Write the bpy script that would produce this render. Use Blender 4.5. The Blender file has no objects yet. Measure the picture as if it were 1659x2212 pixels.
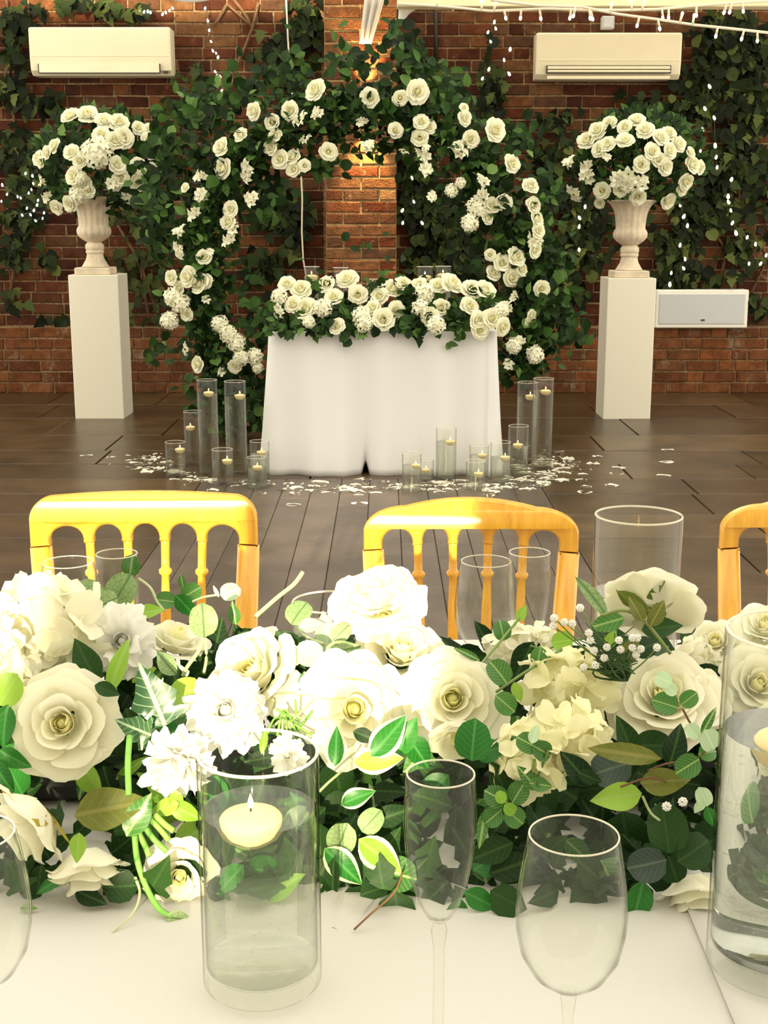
import bpy, math, random
from mathutils import Vector, Matrix, Quaternion
R = math.radians
sc = bpy.context.scene
COL = sc.collection

# ---------------------------------------------------------------- camera, light, exposure
PITCH, FPX, EYE = R(12.6), 2800.0, 1.30
cam_d = bpy.data.cameras.new('camera'); cam = bpy.data.objects.new('camera', cam_d); COL.objects.link(cam)
cam.location = (0, 0, EYE); cam.rotation_euler = (math.pi/2 - PITCH, 0, 0)
cam_d.sensor_fit = 'HORIZONTAL'; cam_d.sensor_width = 36; cam_d.lens = FPX/1659*36; cam_d.clip_start = .05
sc.camera = cam
w = bpy.data.worlds.new('World'); sc.world = w; w.use_nodes = True
bg = w.node_tree.nodes['Background']; bg.inputs[0].default_value = (1.0, .93, .78, 1); bg.inputs[1].default_value = 1.8
sd = bpy.data.lights.new('sun', 'SUN'); so = bpy.data.objects.new('sun', sd); COL.objects.link(so)
SUN_AZ, SUN_EL = R(5.5), R(13)
SUN = Vector((math.sin(SUN_AZ)*math.cos(SUN_EL), math.cos(SUN_AZ)*math.cos(SUN_EL), -math.sin(SUN_EL)))
so.rotation_euler = SUN.to_track_quat('-Z', 'Y').to_euler(); so.location = (0, -4, 4)
sd.energy = 8.5; sd.color = (1, .86, .58); sd.angle = R(.6)
sc.view_settings.view_transform = 'Standard'; sc.view_settings.look = 'None'
sc.view_settings.exposure = 0.32; sc.view_settings.gamma = 1; sc.view_settings.use_curve_mapping = False
sc.cycles.transparent_max_bounces = 32; sc.cycles.max_bounces = 10; sc.cycles.transmission_bounces = 10
sc.cycles.use_denoising = True

FWD = Vector((0, math.cos(PITCH), -math.sin(PITCH))); RT = Vector((1, 0, 0)); DN = Vector((0, -math.sin(PITCH), -math.cos(PITCH)))
UP = -DN; CAM = Vector((0, 0, EYE))
def ray(u, v): return FWD + RT*((u-829.5)/FPX) + DN*((v-1106)/FPX)
def at_y(u, v, y):
    d = ray(u, v); return CAM + d*(y/d.y)
def at_z(u, v, z=0.0):
    d = ray(u, v); return CAM + d*((z-EYE)/d.z)
def px(y, n=1.0, z=1.0):            # size in metres of n photo pixels at distance y
    return n*(y*math.cos(PITCH)+(EYE-z)*math.sin(PITCH))/FPX

# ---------------------------------------------------------------- materials
def nt(name):
    m = bpy.data.materials.new(name); m.use_nodes = True; t = m.node_tree; t.nodes.clear()
    return m, t, t.nodes.new('ShaderNodeOutputMaterial')
def N(t, kind, **kw):
    n = t.nodes.new('ShaderNode'+kind)
    for k, v in kw.items():
        if k.startswith('i_'): n.inputs[int(k[2:]) if k[2:].isdigit() else k[2:].replace('_', ' ')].default_value = v
        else: setattr(n, k, v)
    return n
def ramp(t, stops):
    n = t.nodes.new('ShaderNodeValToRGB'); e = n.color_ramp.elements
    while len(e) < len(stops): e.new(.5)
    for k, (p, c) in enumerate(stops): e[k].position = p; e[k].color = (*c, 1)
    return n
def plain(name, col, rough=.5, metal=0, spec=.5, bump=0, bscale=60, vary=0, sss=0):
    m, t, o = nt(name); b = N(t, 'BsdfPrincipled'); b.inputs['Base Color'].default_value = (*col, 1)
    b.inputs['Roughness'].default_value = rough; b.inputs['Metallic'].default_value = metal; b.inputs['Specular IOR Level'].default_value = spec
    t.links.new(b.outputs[0], o.inputs[0])
    if bump or vary:
        g = N(t, 'NewGeometry'); nz = N(t, 'TexNoise', i_Scale=bscale, i_Detail=4.0); t.links.new(g.outputs['Position'], nz.inputs['Vector'])
        if bump:
            bp = N(t, 'Bump', i_Strength=bump, i_Distance=.01); t.links.new(nz.outputs[0], bp.inputs['Height']); t.links.new(bp.outputs[0], b.inputs['Normal'])
        if vary:
            r = ramp(t, [(.3, tuple(c*(1-vary) for c in col)), (.7, tuple(min(1, c*(1+vary)) for c in col))])
            t.links.new(nz.outputs[0], r.inputs[0]); t.links.new(r.outputs[0], b.inputs['Base Color'])
    return m
def island_rand(t):
    oi = N(t, 'ObjectInfo'); g = N(t, 'NewGeometry'); a = N(t, 'Math', operation='ADD'); f = N(t, 'Math', operation='FRACT')
    t.links.new(oi.outputs['Random'], a.inputs[0]); t.links.new(g.outputs['Random Per Island'], a.inputs[1]); t.links.new(a.outputs[0], f.inputs[0])
    return f, g
def varied(name, stops, rough=.8, nscale=14, dirt=(.5, .5), bump=.5, spec=.3, bscale=70, stain=None):
    m, t, o = nt(name); b = N(t, 'BsdfPrincipled'); f, g = island_rand(t)
    r = ramp(t, stops); t.links.new(f.outputs[0], r.inputs[0])
    nz = N(t, 'TexNoise', i_Scale=nscale, i_Detail=6.0, i_Roughness=.65); t.links.new(g.outputs['Position'], nz.inputs['Vector'])
    mr = N(t, 'MapRange', i_1=.3, i_2=.7, i_3=dirt[0], i_4=dirt[1]); t.links.new(nz.outputs[0], mr.inputs[0])
    mx = N(t, 'MixRGB', blend_type='MULTIPLY', i_0=1.0); t.links.new(r.outputs[0], mx.inputs[1]); t.links.new(mr.outputs[0], mx.inputs[2])
    out = mx
    if stain:
        n2 = N(t, 'TexNoise', i_Scale=stain[1], i_Detail=5.0, i_Roughness=.7); t.links.new(g.outputs['Position'], n2.inputs['Vector'])
        m2 = N(t, 'MapRange', i_1=stain[2], i_2=stain[2]+.12, i_3=0.0, i_4=stain[3]); t.links.new(n2.outputs[0], m2.inputs[0])
        out = N(t, 'MixRGB', i_2=(*stain[0], 1)); t.links.new(m2.outputs[0], out.inputs[0]); t.links.new(mx.outputs[0], out.inputs[1])
    t.links.new(out.outputs[0], b.inputs['Base Color'])
    b.inputs['Roughness'].default_value = rough; b.inputs['Specular IOR Level'].default_value = spec
    n3 = N(t, 'TexNoise', i_Scale=bscale, i_Detail=5.0); t.links.new(g.outputs['Position'], n3.inputs['Vector'])
    bp = N(t, 'Bump', i_Strength=bump, i_Distance=.01); t.links.new(n3.outputs[0], bp.inputs['Height']); t.links.new(bp.outputs[0], b.inputs['Normal'])
    t.links.new(b.outputs[0], o.inputs[0]); return m
def leafmat(name, stops, trans=.3, rough=.4, vein=None, spec=.4, net=False):
    m, t, o = nt(name); f, g = island_rand(t); r = ramp(t, stops); t.links.new(f.outputs[0], r.inputs[0]); c = r
    if vein:
        tc = N(t, 'UVMap'); sp = N(t, 'SeparateXYZ'); t.links.new(tc.outputs[0], sp.inputs[0])
        a = N(t, 'Math', operation='ABSOLUTE'); t.links.new(sp.outputs[0], a.inputs[0])
        mm = N(t, 'MapRange', i_1=.015, i_2=.04, i_3=1.0, i_4=0.0); t.links.new(a.outputs[0], mm.inputs[0])
        if net:
            vo = N(t, 'TexVoronoi', feature='DISTANCE_TO_EDGE', i_Scale=9.0); t.links.new(tc.outputs[0], vo.inputs['Vector'])
            m2 = N(t, 'MapRange', i_1=.01, i_2=.06, i_3=.8, i_4=0.0); t.links.new(vo.outputs[0], m2.inputs[0])
        else:
            s = N(t, 'Math', operation='MULTIPLY_ADD', i_1=-.9); t.links.new(a.outputs[0], s.inputs[0]); t.links.new(sp.outputs[1], s.inputs[2])
            p = N(t, 'Math', operation='MULTIPLY', i_1=7.0); t.links.new(s.outputs[0], p.inputs[0]); fr = N(t, 'Math', operation='FRACT'); t.links.new(p.outputs[0], fr.inputs[0])
            m2 = N(t, 'MapRange', i_1=.04, i_2=.14, i_3=.7, i_4=0.0); t.links.new(fr.outputs[0], m2.inputs[0])
        mxx = N(t, 'Math', operation='MAXIMUM'); t.links.new(mm.outputs[0], mxx.inputs[0]); t.links.new(m2.outputs[0], mxx.inputs[1])
        c = N(t, 'MixRGB', i_2=(*vein, 1)); t.links.new(mxx.outputs[0], c.inputs[0]); t.links.new(r.outputs[0], c.inputs[1])
    b = N(t, 'BsdfPrincipled'); t.links.new(c.outputs[0], b.inputs['Base Color']); b.inputs['Roughness'].default_value = rough; b.inputs['Specular IOR Level'].default_value = spec
    tr = N(t, 'BsdfTranslucent'); t.links.new(c.outputs[0], tr.inputs[0]); mx = N(t, 'MixShader', i_0=trans)
    t.links.new(b.outputs[0], mx.inputs[1]); t.links.new(tr.outputs[0], mx.inputs[2]); t.links.new(mx.outputs[0], o.inputs[0]); return m
def glassmat(name, tint=(.985, .99, .975), ior=1.45, refr=0.0, rough=.015, edge=.75):
    m, t, o = nt(name); g = N(t, 'NewGeometry'); dt = N(t, 'VectorMath', operation='DOT_PRODUCT')
    t.links.new(g.outputs['Normal'], dt.inputs[0]); t.links.new(g.outputs['Incoming'], dt.inputs[1])
    ab = N(t, 'Math', operation='ABSOLUTE'); t.links.new(dt.outputs['Value'], ab.inputs[0]); om = N(t, 'Math', operation='SUBTRACT', i_0=1.0); t.links.new(ab.outputs[0], om.inputs[1])
    pw_ = N(t, 'Math', operation='POWER', i_1=5.0); t.links.new(om.outputs[0], pw_.inputs[0]); fr = N(t, 'Math', operation='MULTIPLY_ADD', i_1=edge, i_2=.02); t.links.new(pw_.outputs[0], fr.inputs[0]); tr = N(t, 'BsdfTransparent')
    p3 = N(t, 'Math', operation='POWER', i_1=9.0); t.links.new(om.outputs[0], p3.inputs[0]); tm = N(t, 'MixRGB', i_1=(*tint, 1), i_2=(.30, .27, .20, 1)); t.links.new(p3.outputs[0], tm.inputs[0]); t.links.new(tm.outputs[0], tr.inputs[0]); gl = N(t, 'BsdfGlossy', i_1=rough)
    base = tr
    if refr:
        rf = N(t, 'BsdfGlass', i_0=(*tint, 1), i_1=.0, i_2=1.33); base = N(t, 'MixShader', i_0=refr); t.links.new(tr.outputs[0], base.inputs[1]); t.links.new(rf.outputs[0], base.inputs[2])
    mx = N(t, 'MixShader'); t.links.new(fr.outputs[0], mx.inputs[0]); t.links.new(base.outputs[0], mx.inputs[1]); t.links.new(gl.outputs[0], mx.inputs[2])
    t.links.new(mx.outputs[0], o.inputs[0]); return m
def emit(name, col, s):
    m, t, o = nt(name); e = N(t, 'Emission', i_0=(*col, 1), i_1=s); t.links.new(e.outputs[0], o.inputs[0]); return m
def woodmat(name, a, b_, rough=.22):
    m, t, o = nt(name); b = N(t, 'BsdfPrincipled'); tc = N(t, 'TexCoord'); mp = N(t, 'Mapping'); mp.inputs['Scale'].default_value = (40, 40, 4)
    t.links.new(tc.outputs['Object'], mp.inputs[0]); nz = N(t, 'TexNoise', i_Scale=2.0, i_Detail=6.0); t.links.new(mp.outputs[0], nz.inputs['Vector'])
    r = ramp(t, [(.3, a), (.7, b_)]); t.links.new(nz.outputs[0], r.inputs[0]); t.links.new(r.outputs[0], b.inputs['Base Color'])
    b.inputs['Roughness'].default_value = rough; b.inputs['Coat Weight'].default_value = .3; b.inputs['Coat Roughness'].default_value = .1; t.links.new(b.outputs[0], o.inputs[0]); return m
def petalmat(name, col, trans=.25, col2=None):
    m, t, o = nt(name); f, g = island_rand(t); r = ramp(t, [(0, col), (1, col2 or tuple(min(.92, c*1.05) for c in col))]); t.links.new(f.outputs[0], r.inputs[0])
    d = N(t, 'BsdfDiffuse'); tr = N(t, 'BsdfTranslucent'); mx = N(t, 'MixShader', i_0=trans)
    t.links.new(r.outputs[0], d.inputs[0]); t.links.new(r.outputs[0], tr.inputs[0]); t.links.new(d.outputs[0], mx.inputs[1]); t.links.new(tr.outputs[0], mx.inputs[2]); t.links.new(mx.outputs[0], o.inputs[0]); return m

M = {}
M['brick'] = varied('brick', [(0, (.050, .015, .008)), (.2, (.085, .025, .011)), (.4, (.125, .038, .015)), (.55, (.065, .024, .014)), (.7, (.16, .060, .020)), (.82, (.085, .040, .022)), (.93, (.20, .09, .034)), (1, (.040, .016, .010))], rough=.9, dirt=(.55, 1.25), bump=.6, spec=.15, stain=((.30, .20, .11), 7.0, .62, .6))
M['brick_pier'] = varied('brick_pier', [(0, (.075, .022, .010)), (.22, (.135, .036, .014)), (.42, (.10, .048, .026)), (.58, (.20, .085, .032)), (.72, (.09, .03, .014)), (.86, (.26, .14, .06)), (.94, (.16, .045, .016)), (1, (.05, .022, .014))], rough=.9, dirt=(.6, 1.3), bump=.6, spec=.15, stain=((.38, .30, .20), 9.0, .60, .85))
M['brick_low'] = varied('brick_low', [(0, (.10, .034, .014)), (.3, (.16, .055, .02)), (.55, (.20, .075, .026)), (.8, (.13, .052, .022)), (1, (.25, .08, .024))], rough=.9, dirt=(.5, 1.2), bump=.6, spec=.15, stain=((.24, .17, .10), 5.0, .56, .75))
M['mortar'] = plain('mortar', (.25, .165, .085), .95, spec=.1, bump=.6, bscale=50, vary=.45)
M['mortar_pier'] = plain('mortar_pier', (.42, .27, .12), .95, spec=.1, bump=.6, bscale=50, vary=.3)
M['slab'] = varied('slab', [(0, (.052, .031, .012)), (.35, (.074, .044, .017)), (.7, (.060, .036, .015)), (1, (.098, .060, .026))], rough=.34, nscale=3.5, dirt=(.55, 1.3), bump=.22, spec=.5, bscale=14, stain=((.04, .02, .008), 6.0, .6, .5))
M['plank'] = varied('plank', [(0, (.078, .056, .040)), (.5, (.09, .066, .048)), (1, (.105, .077, .056))], rough=.36, nscale=4, dirt=(.7, 1.25), bump=.12, spec=.45, bscale=18)
M['joint'] = plain('joint', (.045, .030, .018), .8)
M['white_wall'] = plain('white_wall', (.72, .66, .55), .8, vary=.05, bscale=4)
M['plinth'] = plain('plinth', (.80, .76, .62), .45, bump=.05, bscale=200)
M['urn'] = varied('urn', [(0, (.78, .66, .49)), (1, (.78, .66, .49))], rough=.8, nscale=12, dirt=(.72, 1.05), bump=.25, bscale=60)
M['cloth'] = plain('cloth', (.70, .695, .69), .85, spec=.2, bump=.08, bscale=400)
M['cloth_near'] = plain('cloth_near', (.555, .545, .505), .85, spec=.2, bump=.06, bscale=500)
M['plastic'] = plain('plastic', (.80, .72, .50), .4, vary=.03, bscale=5)
M['plastic_dark'] = plain('plastic_dark', (.03, .025, .02), .5)
M['white_plastic'] = plain('white_plastic', (.84, .80, .70), .4)
M['mesh_grey'] = plain('mesh_grey', (.56, .57, .57), .6, bump=.3, bscale=600)
M['wood'] = woodmat('wood', (.66, .31, .022), (.84, .46, .045))
M['wood_line'] = plain('wood_line', (.14, .055, .01), .6)
M['seatpad'] = plain('seatpad', (.75, .70, .6), .9)
M['glass'] = glassmat('glass')
M['water'] = glassmat('water', (.98, .985, .975), 1.33, .2, edge=.5)
M['water_far'] = glassmat('water_far', (.95, .955, .93), 1.33, .25, edge=.5)
m, t, o = nt('glass_rim'); a_ = N(t, 'BsdfTransparent'); b_ = N(t, 'BsdfPrincipled'); b_.inputs['Base Color'].default_value = (.9, .85, .7, 1); b_.inputs['Roughness'].default_value = .1
mx = N(t, 'MixShader', i_0=.5); t.links.new(a_.outputs[0], mx.inputs[1]); t.links.new(b_.outputs[0], mx.inputs[2]); t.links.new(mx.outputs[0], o.inputs[0]); M['glass_rim'] = m  # cream half-opaque colour paints the highlight along glass rims
M['water_deep'] = glassmat('water_deep', (.97, .98, .96), 1.33, .9, edge=.5)
M['bubble'] = glassmat('bubble', (.95, .97, .95), 1.8)
M['wax'] = petalmat('wax', (.88, .76, .45), .3)
M['wick'] = plain('wick', (.02, .015, .01), .9)
M['flame'] = emit('flame', (1, .62, .16), 14)
M['bulb'] = emit('bulb', (1, .82, .48), 10)
M['bulb_cool'] = emit('bulb_cool', (1, .95, .85), 12)
M['lamp_glow'] = emit('lamp_glow', (1, .6, .15), 8)
M['cable_white'] = plain('cable_white', (.75, .66, .50), .5)
M['cable_dark'] = plain('cable_dark', (.02, .016, .012), .5)
M['beam'] = plain('beam', (.80, .68, .42), .6, vary=.05, bscale=6)
M['drape'] = petalmat('drape', (.82, .80, .74), .35)
M['branch'] = plain('branch', (.16, .085, .035), .9, bump=.5, bscale=80, vary=.3)
M['stem'] = leafmat('stem', [(0, (.10, .19, .04)), (1, (.20, .30, .08))], .1)
M['needle'] = leafmat('needle', [(0, (.02, .06, .015)), (1, (.06, .13, .03))], .1)
M['stem_pale'] = leafmat('stem_pale', [(0, (.45, .52, .26)), (1, (.5, .56, .3))], .1)
M['stem_lime'] = leafmat('stem_lime', [(0, (.16, .42, .07)), (1, (.3, .5, .1))], .1)
M['stem_brown'] = plain('stem_brown', (.13, .06, .02), .7)
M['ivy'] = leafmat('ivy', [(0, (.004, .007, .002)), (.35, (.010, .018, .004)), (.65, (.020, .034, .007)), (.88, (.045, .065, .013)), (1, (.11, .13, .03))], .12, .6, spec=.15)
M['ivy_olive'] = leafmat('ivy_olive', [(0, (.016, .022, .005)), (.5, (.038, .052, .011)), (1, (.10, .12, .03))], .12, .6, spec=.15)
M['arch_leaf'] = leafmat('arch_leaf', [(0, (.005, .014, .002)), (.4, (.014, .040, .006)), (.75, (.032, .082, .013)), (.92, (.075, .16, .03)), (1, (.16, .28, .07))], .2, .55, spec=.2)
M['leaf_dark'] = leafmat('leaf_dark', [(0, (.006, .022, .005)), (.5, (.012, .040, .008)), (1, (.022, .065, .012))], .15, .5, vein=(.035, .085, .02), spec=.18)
M['leaf_mid'] = leafmat('leaf_mid', [(0, (.035, .13, .018)), (1, (.06, .20, .035))], .25, .32, vein=(.28, .42, .14))
M['leaf_green'] = leafmat('leaf_green', [(0, (.010, .13, .010)), (1, (.025, .19, .018))], .25, .4, vein=(.06, .26, .05))
M['leaf_lime'] = leafmat('leaf_lime', [(0, (.20, .42, .03)), (1, (.32, .52, .06))], .35, .4, vein=(.32, .52, .1))
M['leaf_sage'] = leafmat('leaf_sage', [(0, (.22, .34, .13)), (1, (.34, .46, .22))], .25, .5, vein=(.10, .19, .06), net=True)
M['leaf_pale'] = leafmat('leaf_pale', [(0, (.45, .62, .38)), (1, (.52, .68, .42))], .3, .5, vein=(.6, .72, .5))
M['leaf_olive'] = leafmat('leaf_olive', [(0, (.10, .125, .015)), (1, (.15, .17, .022))], .25, .4, vein=(.22, .22, .05))
M['leaf_blue'] = leafmat('leaf_blue', [(0, (.03, .055, .042)), (1, (.05, .085, .06))], .15, .45, vein=(.09, .13, .09))
M['leaf_cream'] = leafmat('leaf_cream', [(0, (.72, .74, .42)), (1, (.8, .8, .5))], .3, .4)
M['ivy_near'] = leafmat('ivy_near', [(0, (.022, .085, .03)), (1, (.05, .13, .05))], .2, .3, vein=(.42, .58, .36))
M['petal'] = petalmat('petal', (.87, .85, .66), .36, (.91, .90, .76))
M['petal_white'] = petalmat('petal_white', (.90, .89, .83), .32)
M['petal_heart'] = petalmat('petal_heart', (.94, .89, .56), .45)
M['petal_green'] = petalmat('petal_green', (.86, .84, .54), .35, (.90, .88, .62))
M['far_petal'] = petalmat('far_petal', (.88, .87, .66), .25, (.92, .91, .74))
M['far_heart'] = petalmat('far_heart', (.84, .80, .48), .15)
M['floor_petal'] = petalmat('floor_petal', (.72, .70, .58), .2)
M['sepal'] = leafmat('sepal', [(0, (.10, .16, .02)), (1, (.18, .24, .04))], .2, .4, vein=(.22, .28, .08))
M['sepal_gold'] = leafmat('sepal_gold', [(0, (.40, .32, .03)), (1, (.45, .38, .05))], .3, .5)
M['tray'] = plain('tray', (.012, .014, .010), .6)
M['net_pink'] = plain('net_pink', (.6, .52, .4), .7)

# ---------------------------------------------------------------- mesh helpers
class MB:
    def __init__(s): s.V = []; s.F = []; s.MI = []; s.UV = []
    def add(s, V, F, mi=0, X=None, UV=None):
        o = len(s.V); s.V += [tuple(X @ Vector(v)) if X is not None else tuple(v) for v in V]
        s.UV += UV if UV else [(0.3, 0.3)]*len(V)
        if isinstance(mi, int): mi = [mi]*len(F)
        s.F += [tuple(i+o for i in f) for f in F]; s.MI += mi; return s
    def addmesh(s, mb, X=None, mi=None): return s.add(mb.V, mb.F, mb.MI if mi is None else mi, X, mb.UV)
    def box(s, c, d, mi=0, ch=0, X=None):
        x, y, z = d[0]/2, d[1]/2, d[2]/2; cx, cy, cz = c
        if not ch:
            V = [(cx+a*x, cy+b*y, cz+e*z) for a in (-1, 1) for b in (-1, 1) for e in (-1, 1)]
            return s.add(V, [(0, 1, 3, 2), (4, 6, 7, 5), (0, 4, 5, 1), (2, 3, 7, 6), (0, 2, 6, 4), (1, 5, 7, 3)], mi, X)
        V = []; idx = {}
        for a in (-1, 1):
            for b in (-1, 1):
                for e in (-1, 1):
                    for k in range(3):
                        q = [x, y, z]
                        for j in range(3):
                            if j != k: q[j] -= ch
                        idx[(a, b, e, k)] = len(V); V.append((cx+a*q[0], cy+b*q[1], cz+e*q[2]))
        F = []
        sg = (-1, 1)
        for a in sg:
            F.append(tuple(idx[(a, b, e, 0)] for b, e in ((-1, -1), (1, -1), (1, 1), (-1, 1)))[::a])
            F.append(tuple(idx[(b, a, e, 1)] for b, e in ((-1, -1), (-1, 1), (1, 1), (1, -1)))[::a])
            F.append(tuple(idx[(b, e, a, 2)] for b, e in ((-1, -1), (1, -1), (1, 1), (-1, 1)))[::a])
        for a in sg:
            for b in sg:
                F.append((idx[(a, b, -1, 0)], idx[(a, b, 1, 0)], idx[(a, b, 1, 1)], idx[(a, b, -1, 1)]))
                F.append((idx[(a, -1, b, 0)], idx[(a, 1, b, 0)], idx[(a, 1, b, 2)], idx[(a, -1, b, 2)]))
                F.append((idx[(-1, a, b, 1)], idx[(1, a, b, 1)], idx[(1, a, b, 2)], idx[(-1, a, b, 2)]))
                for e in sg: F.append((idx[(a, b, e, 0)], idx[(a, b, e, 1)], idx[(a, b, e, 2)]))
        return s.add(V, F, mi, X)
    def lathe(s, prof, n=32, mi=0, c=(0, 0, 0), mod=None, X=None):
        V = []; F = []
        for r, z in prof:
            for k in range(n):
                a = 2*math.pi*k/n; rr = mod(r, z, a) if mod else r
                V.append((c[0]+rr*math.cos(a), c[1]+rr*math.sin(a), c[2]+z))
        for j in range(len(prof)-1):
            for k in range(n):
                F.append((j*n+k, j*n+(k+1) % n, (j+1)*n+(k+1) % n, (j+1)*n+k))
        for j, fl in ((0, True), (len(prof)-1, False)):
            if prof[j][0] > 1e-6:
                f = tuple(j*n+k for k in range(n)); F.append(f[::-1] if fl else f)
        return s.add(V, F, mi, X)
    def tube(s, pts, r, n=6, mi=0):
        pts = [Vector(p) for p in pts]; V = []; F = []
        for i, p in enumerate(pts):
            d = (pts[min(i+1, len(pts)-1)]-pts[max(i-1, 0)]).normalized()
            q = d.to_track_quat('Z', 'Y'); rr = r[i] if isinstance(r, (list, tuple)) else r
            for k in range(n):
                a = 2*math.pi*k/n; V.append(tuple(p+q @ Vector((rr*math.cos(a), rr*math.sin(a), 0))))
        for j in range(len(pts)-1):
            for k in range(n): F.append((j*n+k, j*n+(k+1) % n, (j+1)*n+(k+1) % n, (j+1)*n+k))
        F.append(tuple(range(n))[::-1]); F.append(tuple((len(pts)-1)*n+k for k in range(n)))
        return s.add(V, F, mi)
    def grid(s, fn, nu, nv, mi=0, X=None, uv=None):
        V = [fn(i/nu, j/nv) for j in range(nv+1) for i in range(nu+1)]; w_ = nu+1
        F = [(j*w_+i, j*w_+i+1, (j+1)*w_+i+1, (j+1)*w_+i) for j in range(nv) for i in range(nu)]
        return s.add(V, F, mi, X, uv)
    def mesh(s, name, mats, smooth=True, sharp=None):
        me = bpy.data.meshes.new(name); me.from_pydata(s.V, [], s.F)
        for m in (mats if isinstance(mats, (list, tuple)) else [mats]): me.materials.append(m if not isinstance(m, str) else M[m])
        me.polygons.foreach_set('material_index', s.MI)
        if smooth: me.polygons.foreach_set('use_smooth', [True]*len(s.F))
        if any(u != (0.3, 0.3) for u in s.UV[:60]):
            ul = me.uv_layers.new(name='UVMap'); vi = [0]*len(me.loops); me.loops.foreach_get('vertex_index', vi)
            fl = []
            for i in vi: fl += s.UV[i]
            ul.data.foreach_set('uv', fl)
        me.update()
        if smooth and sharp: me.set_sharp_from_angle(angle=R(sharp))
        return me
def obj(name, me, parent=None, loc=None, rot=None, scale=None, X=None, **props):
    o = bpy.data.objects.new(name, me); COL.objects.link(o)
    if parent: o.parent = parent
    if X is not None: o.matrix_local = X
    else:
        if loc is not None: o.location = loc
        if rot is not None: o.rotation_euler = rot
        if scale is not None: o.scale = scale if isinstance(scale, (tuple, list, Vector)) else (scale,)*3
    for k, v in props.items(): o['category' if k == 'cat' else k] = v
    return o
def thing(name, label, cat, loc=(0, 0, 0), rz=0, group=None, kind=None):
    o = obj(name, None, loc=loc, rot=(0, 0, rz), label=label, cat=cat)
    if group: o['group'] = group
    if kind: o['kind'] = kind
    o.empty_display_size = .05; return o
def frame_z(n, spin=0, tilt_ref=None):
    q = Vector(n).normalized().to_track_quat('Z', 'Y'); return q @ Quaternion((0, 0, 1), spin)
def TRS(p, q, s): return Matrix.LocRotScale(Vector(p), q, Vector((s, s, s)) if not isinstance(s, (tuple, Vector)) else Vector(s))

# ---------------------------------------------------------------- setting: floor
rnd = random.Random(3)
floor_mb = MB(); floor_mb.box((0, 4.0, -.06), (9, 13, .10))
floor = obj('floor', floor_mb.mesh('floor', 'joint', False), kind='structure')
def stone(name, x0, x1, y0, y1, mat, gap, h=.012, rise=0):
    mb = MB(); mb.box(((x0+x1)/2, (y0+y1)/2, -.010+h/2+rise-.002), (x1-x0-gap, y1-y0-gap, h+.01), ch=.003)
    me = mb.mesh(name, mat, False); return obj(name, me, floor)
rows = [6.58, 7.0, 7.43, 7.98, 8.72, 9.38, 10.08]
for j in range(6):
    x = -4.2+rnd.uniform(-.4, 0)
    while x < 4.2:
        L = rnd.uniform(.55, 1.15); stone('flagstone', x, x+L, rows[j], rows[j+1], 'slab', .008, rise=rnd.uniform(-.0015, .0015)); x += L
PW = .1437; x = -.935
X0 = x
while x < .78:
    y = 1.9-rnd.uniform(0, 1.2)
    while y < 6.57:
        L = rnd.uniform(1.2, 1.9); y1 = min(y+L, 6.575)
        if 6.575-y1 < .3: y1 = 6.575
        stone('floor_plank', x, x+PW, y, y1, 'plank', .002); y = y1
    x += PW
X1 = x; yy = [1.5, 2.2, 2.9, 3.6, 4.2, 4.75, 5.3, 5.75, 6.2, 6.58]
for a0, a1 in ((-4.3, X0), (X1, 4.3)):
    for j in range(9):
        x = a0
        while x < a1-.01:
            L = rnd.uniform(.55, 1.05); e = a1 if a1-(x+L) < .3 else x+L
            stone('flagstone', x, e, yy[j], yy[j+1], 'slab', .007, rise=rnd.uniform(-.001, .001)); x = e

# ---------------------------------------------------------------- setting: brick walls
WY, LY, PY = 10.16, 10.04, 9.90                        # faces of upper wall, projecting base, pier
CH = .0855
def brick_proto(seed, back=.04):
    r = random.Random(seed); j = lambda a: r.uniform(-a, a)
    c = .06; V = []
    for (sx, sz) in ((0, 0), (1, 0), (1, 1), (0, 1)): V.append((sx+j(.012), back, sz+j(.05)))
    for (sx, sz) in ((0, 0), (1, 0), (1, 1), (0, 1)): V.append((sx+j(.012), .004, sz+j(.05)))
    for (sx, sz) in ((.02, .07), (.98, .07), (.98, .93), (.02, .93)): V.append((sx+j(.008), -.002+j(.002), sz+j(.03)))
    F = [(0, 1, 5, 4), (1, 2, 6, 5), (2, 3, 7, 6), (3, 0, 4, 7), (4, 5, 9, 8), (5, 6, 10, 9), (6, 7, 11, 10), (7, 4, 8, 11), (8, 9, 10, 11)]
    return V, F
BP = [brick_proto(k) for k in range(8)]
def brick_meshes(mat):
    out = []
    for V, F in BP: mb = MB(); mb.add(V, F); out.append(mb.mesh('brick', mat, False))
    return out
def lay(x0, x1, z0, z1, face, ch, blen, hlen, joint, r, pattern):
    out = []; z = z0; row = 0
    while z < z1-.02:
        x = x0 - (r.uniform(0, .1) if pattern != 'pier' else 0); k = row
        while x < x1-.01:
            if pattern == 'flemish': L = blen if (k+row) % 3 else hlen
            elif pattern == 'stretch': L = blen if r.random() > .22 else hlen
            if x == x0 - 0 and row % 2 and pattern == 'stretch': L = hlen
            e = min(x+L, x1)
            if e-x > .03: out.append((x+joint/2, z+joint/2, min(e, x1)-x-joint, ch-joint, face+r.uniform(-.004, .004)))
            x = e; k += 1
        z += ch; row += 1
    return out
def visible_px(b):
    x, z, L, h, y = b; d = Vector((x+L/2, y, z+h/2))-CAM; zc = d.dot(FWD); u = 829.5+FPX*d.x/zc; v = 1106+FPX*d.dot(DN)/zc
    return u, v
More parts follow.
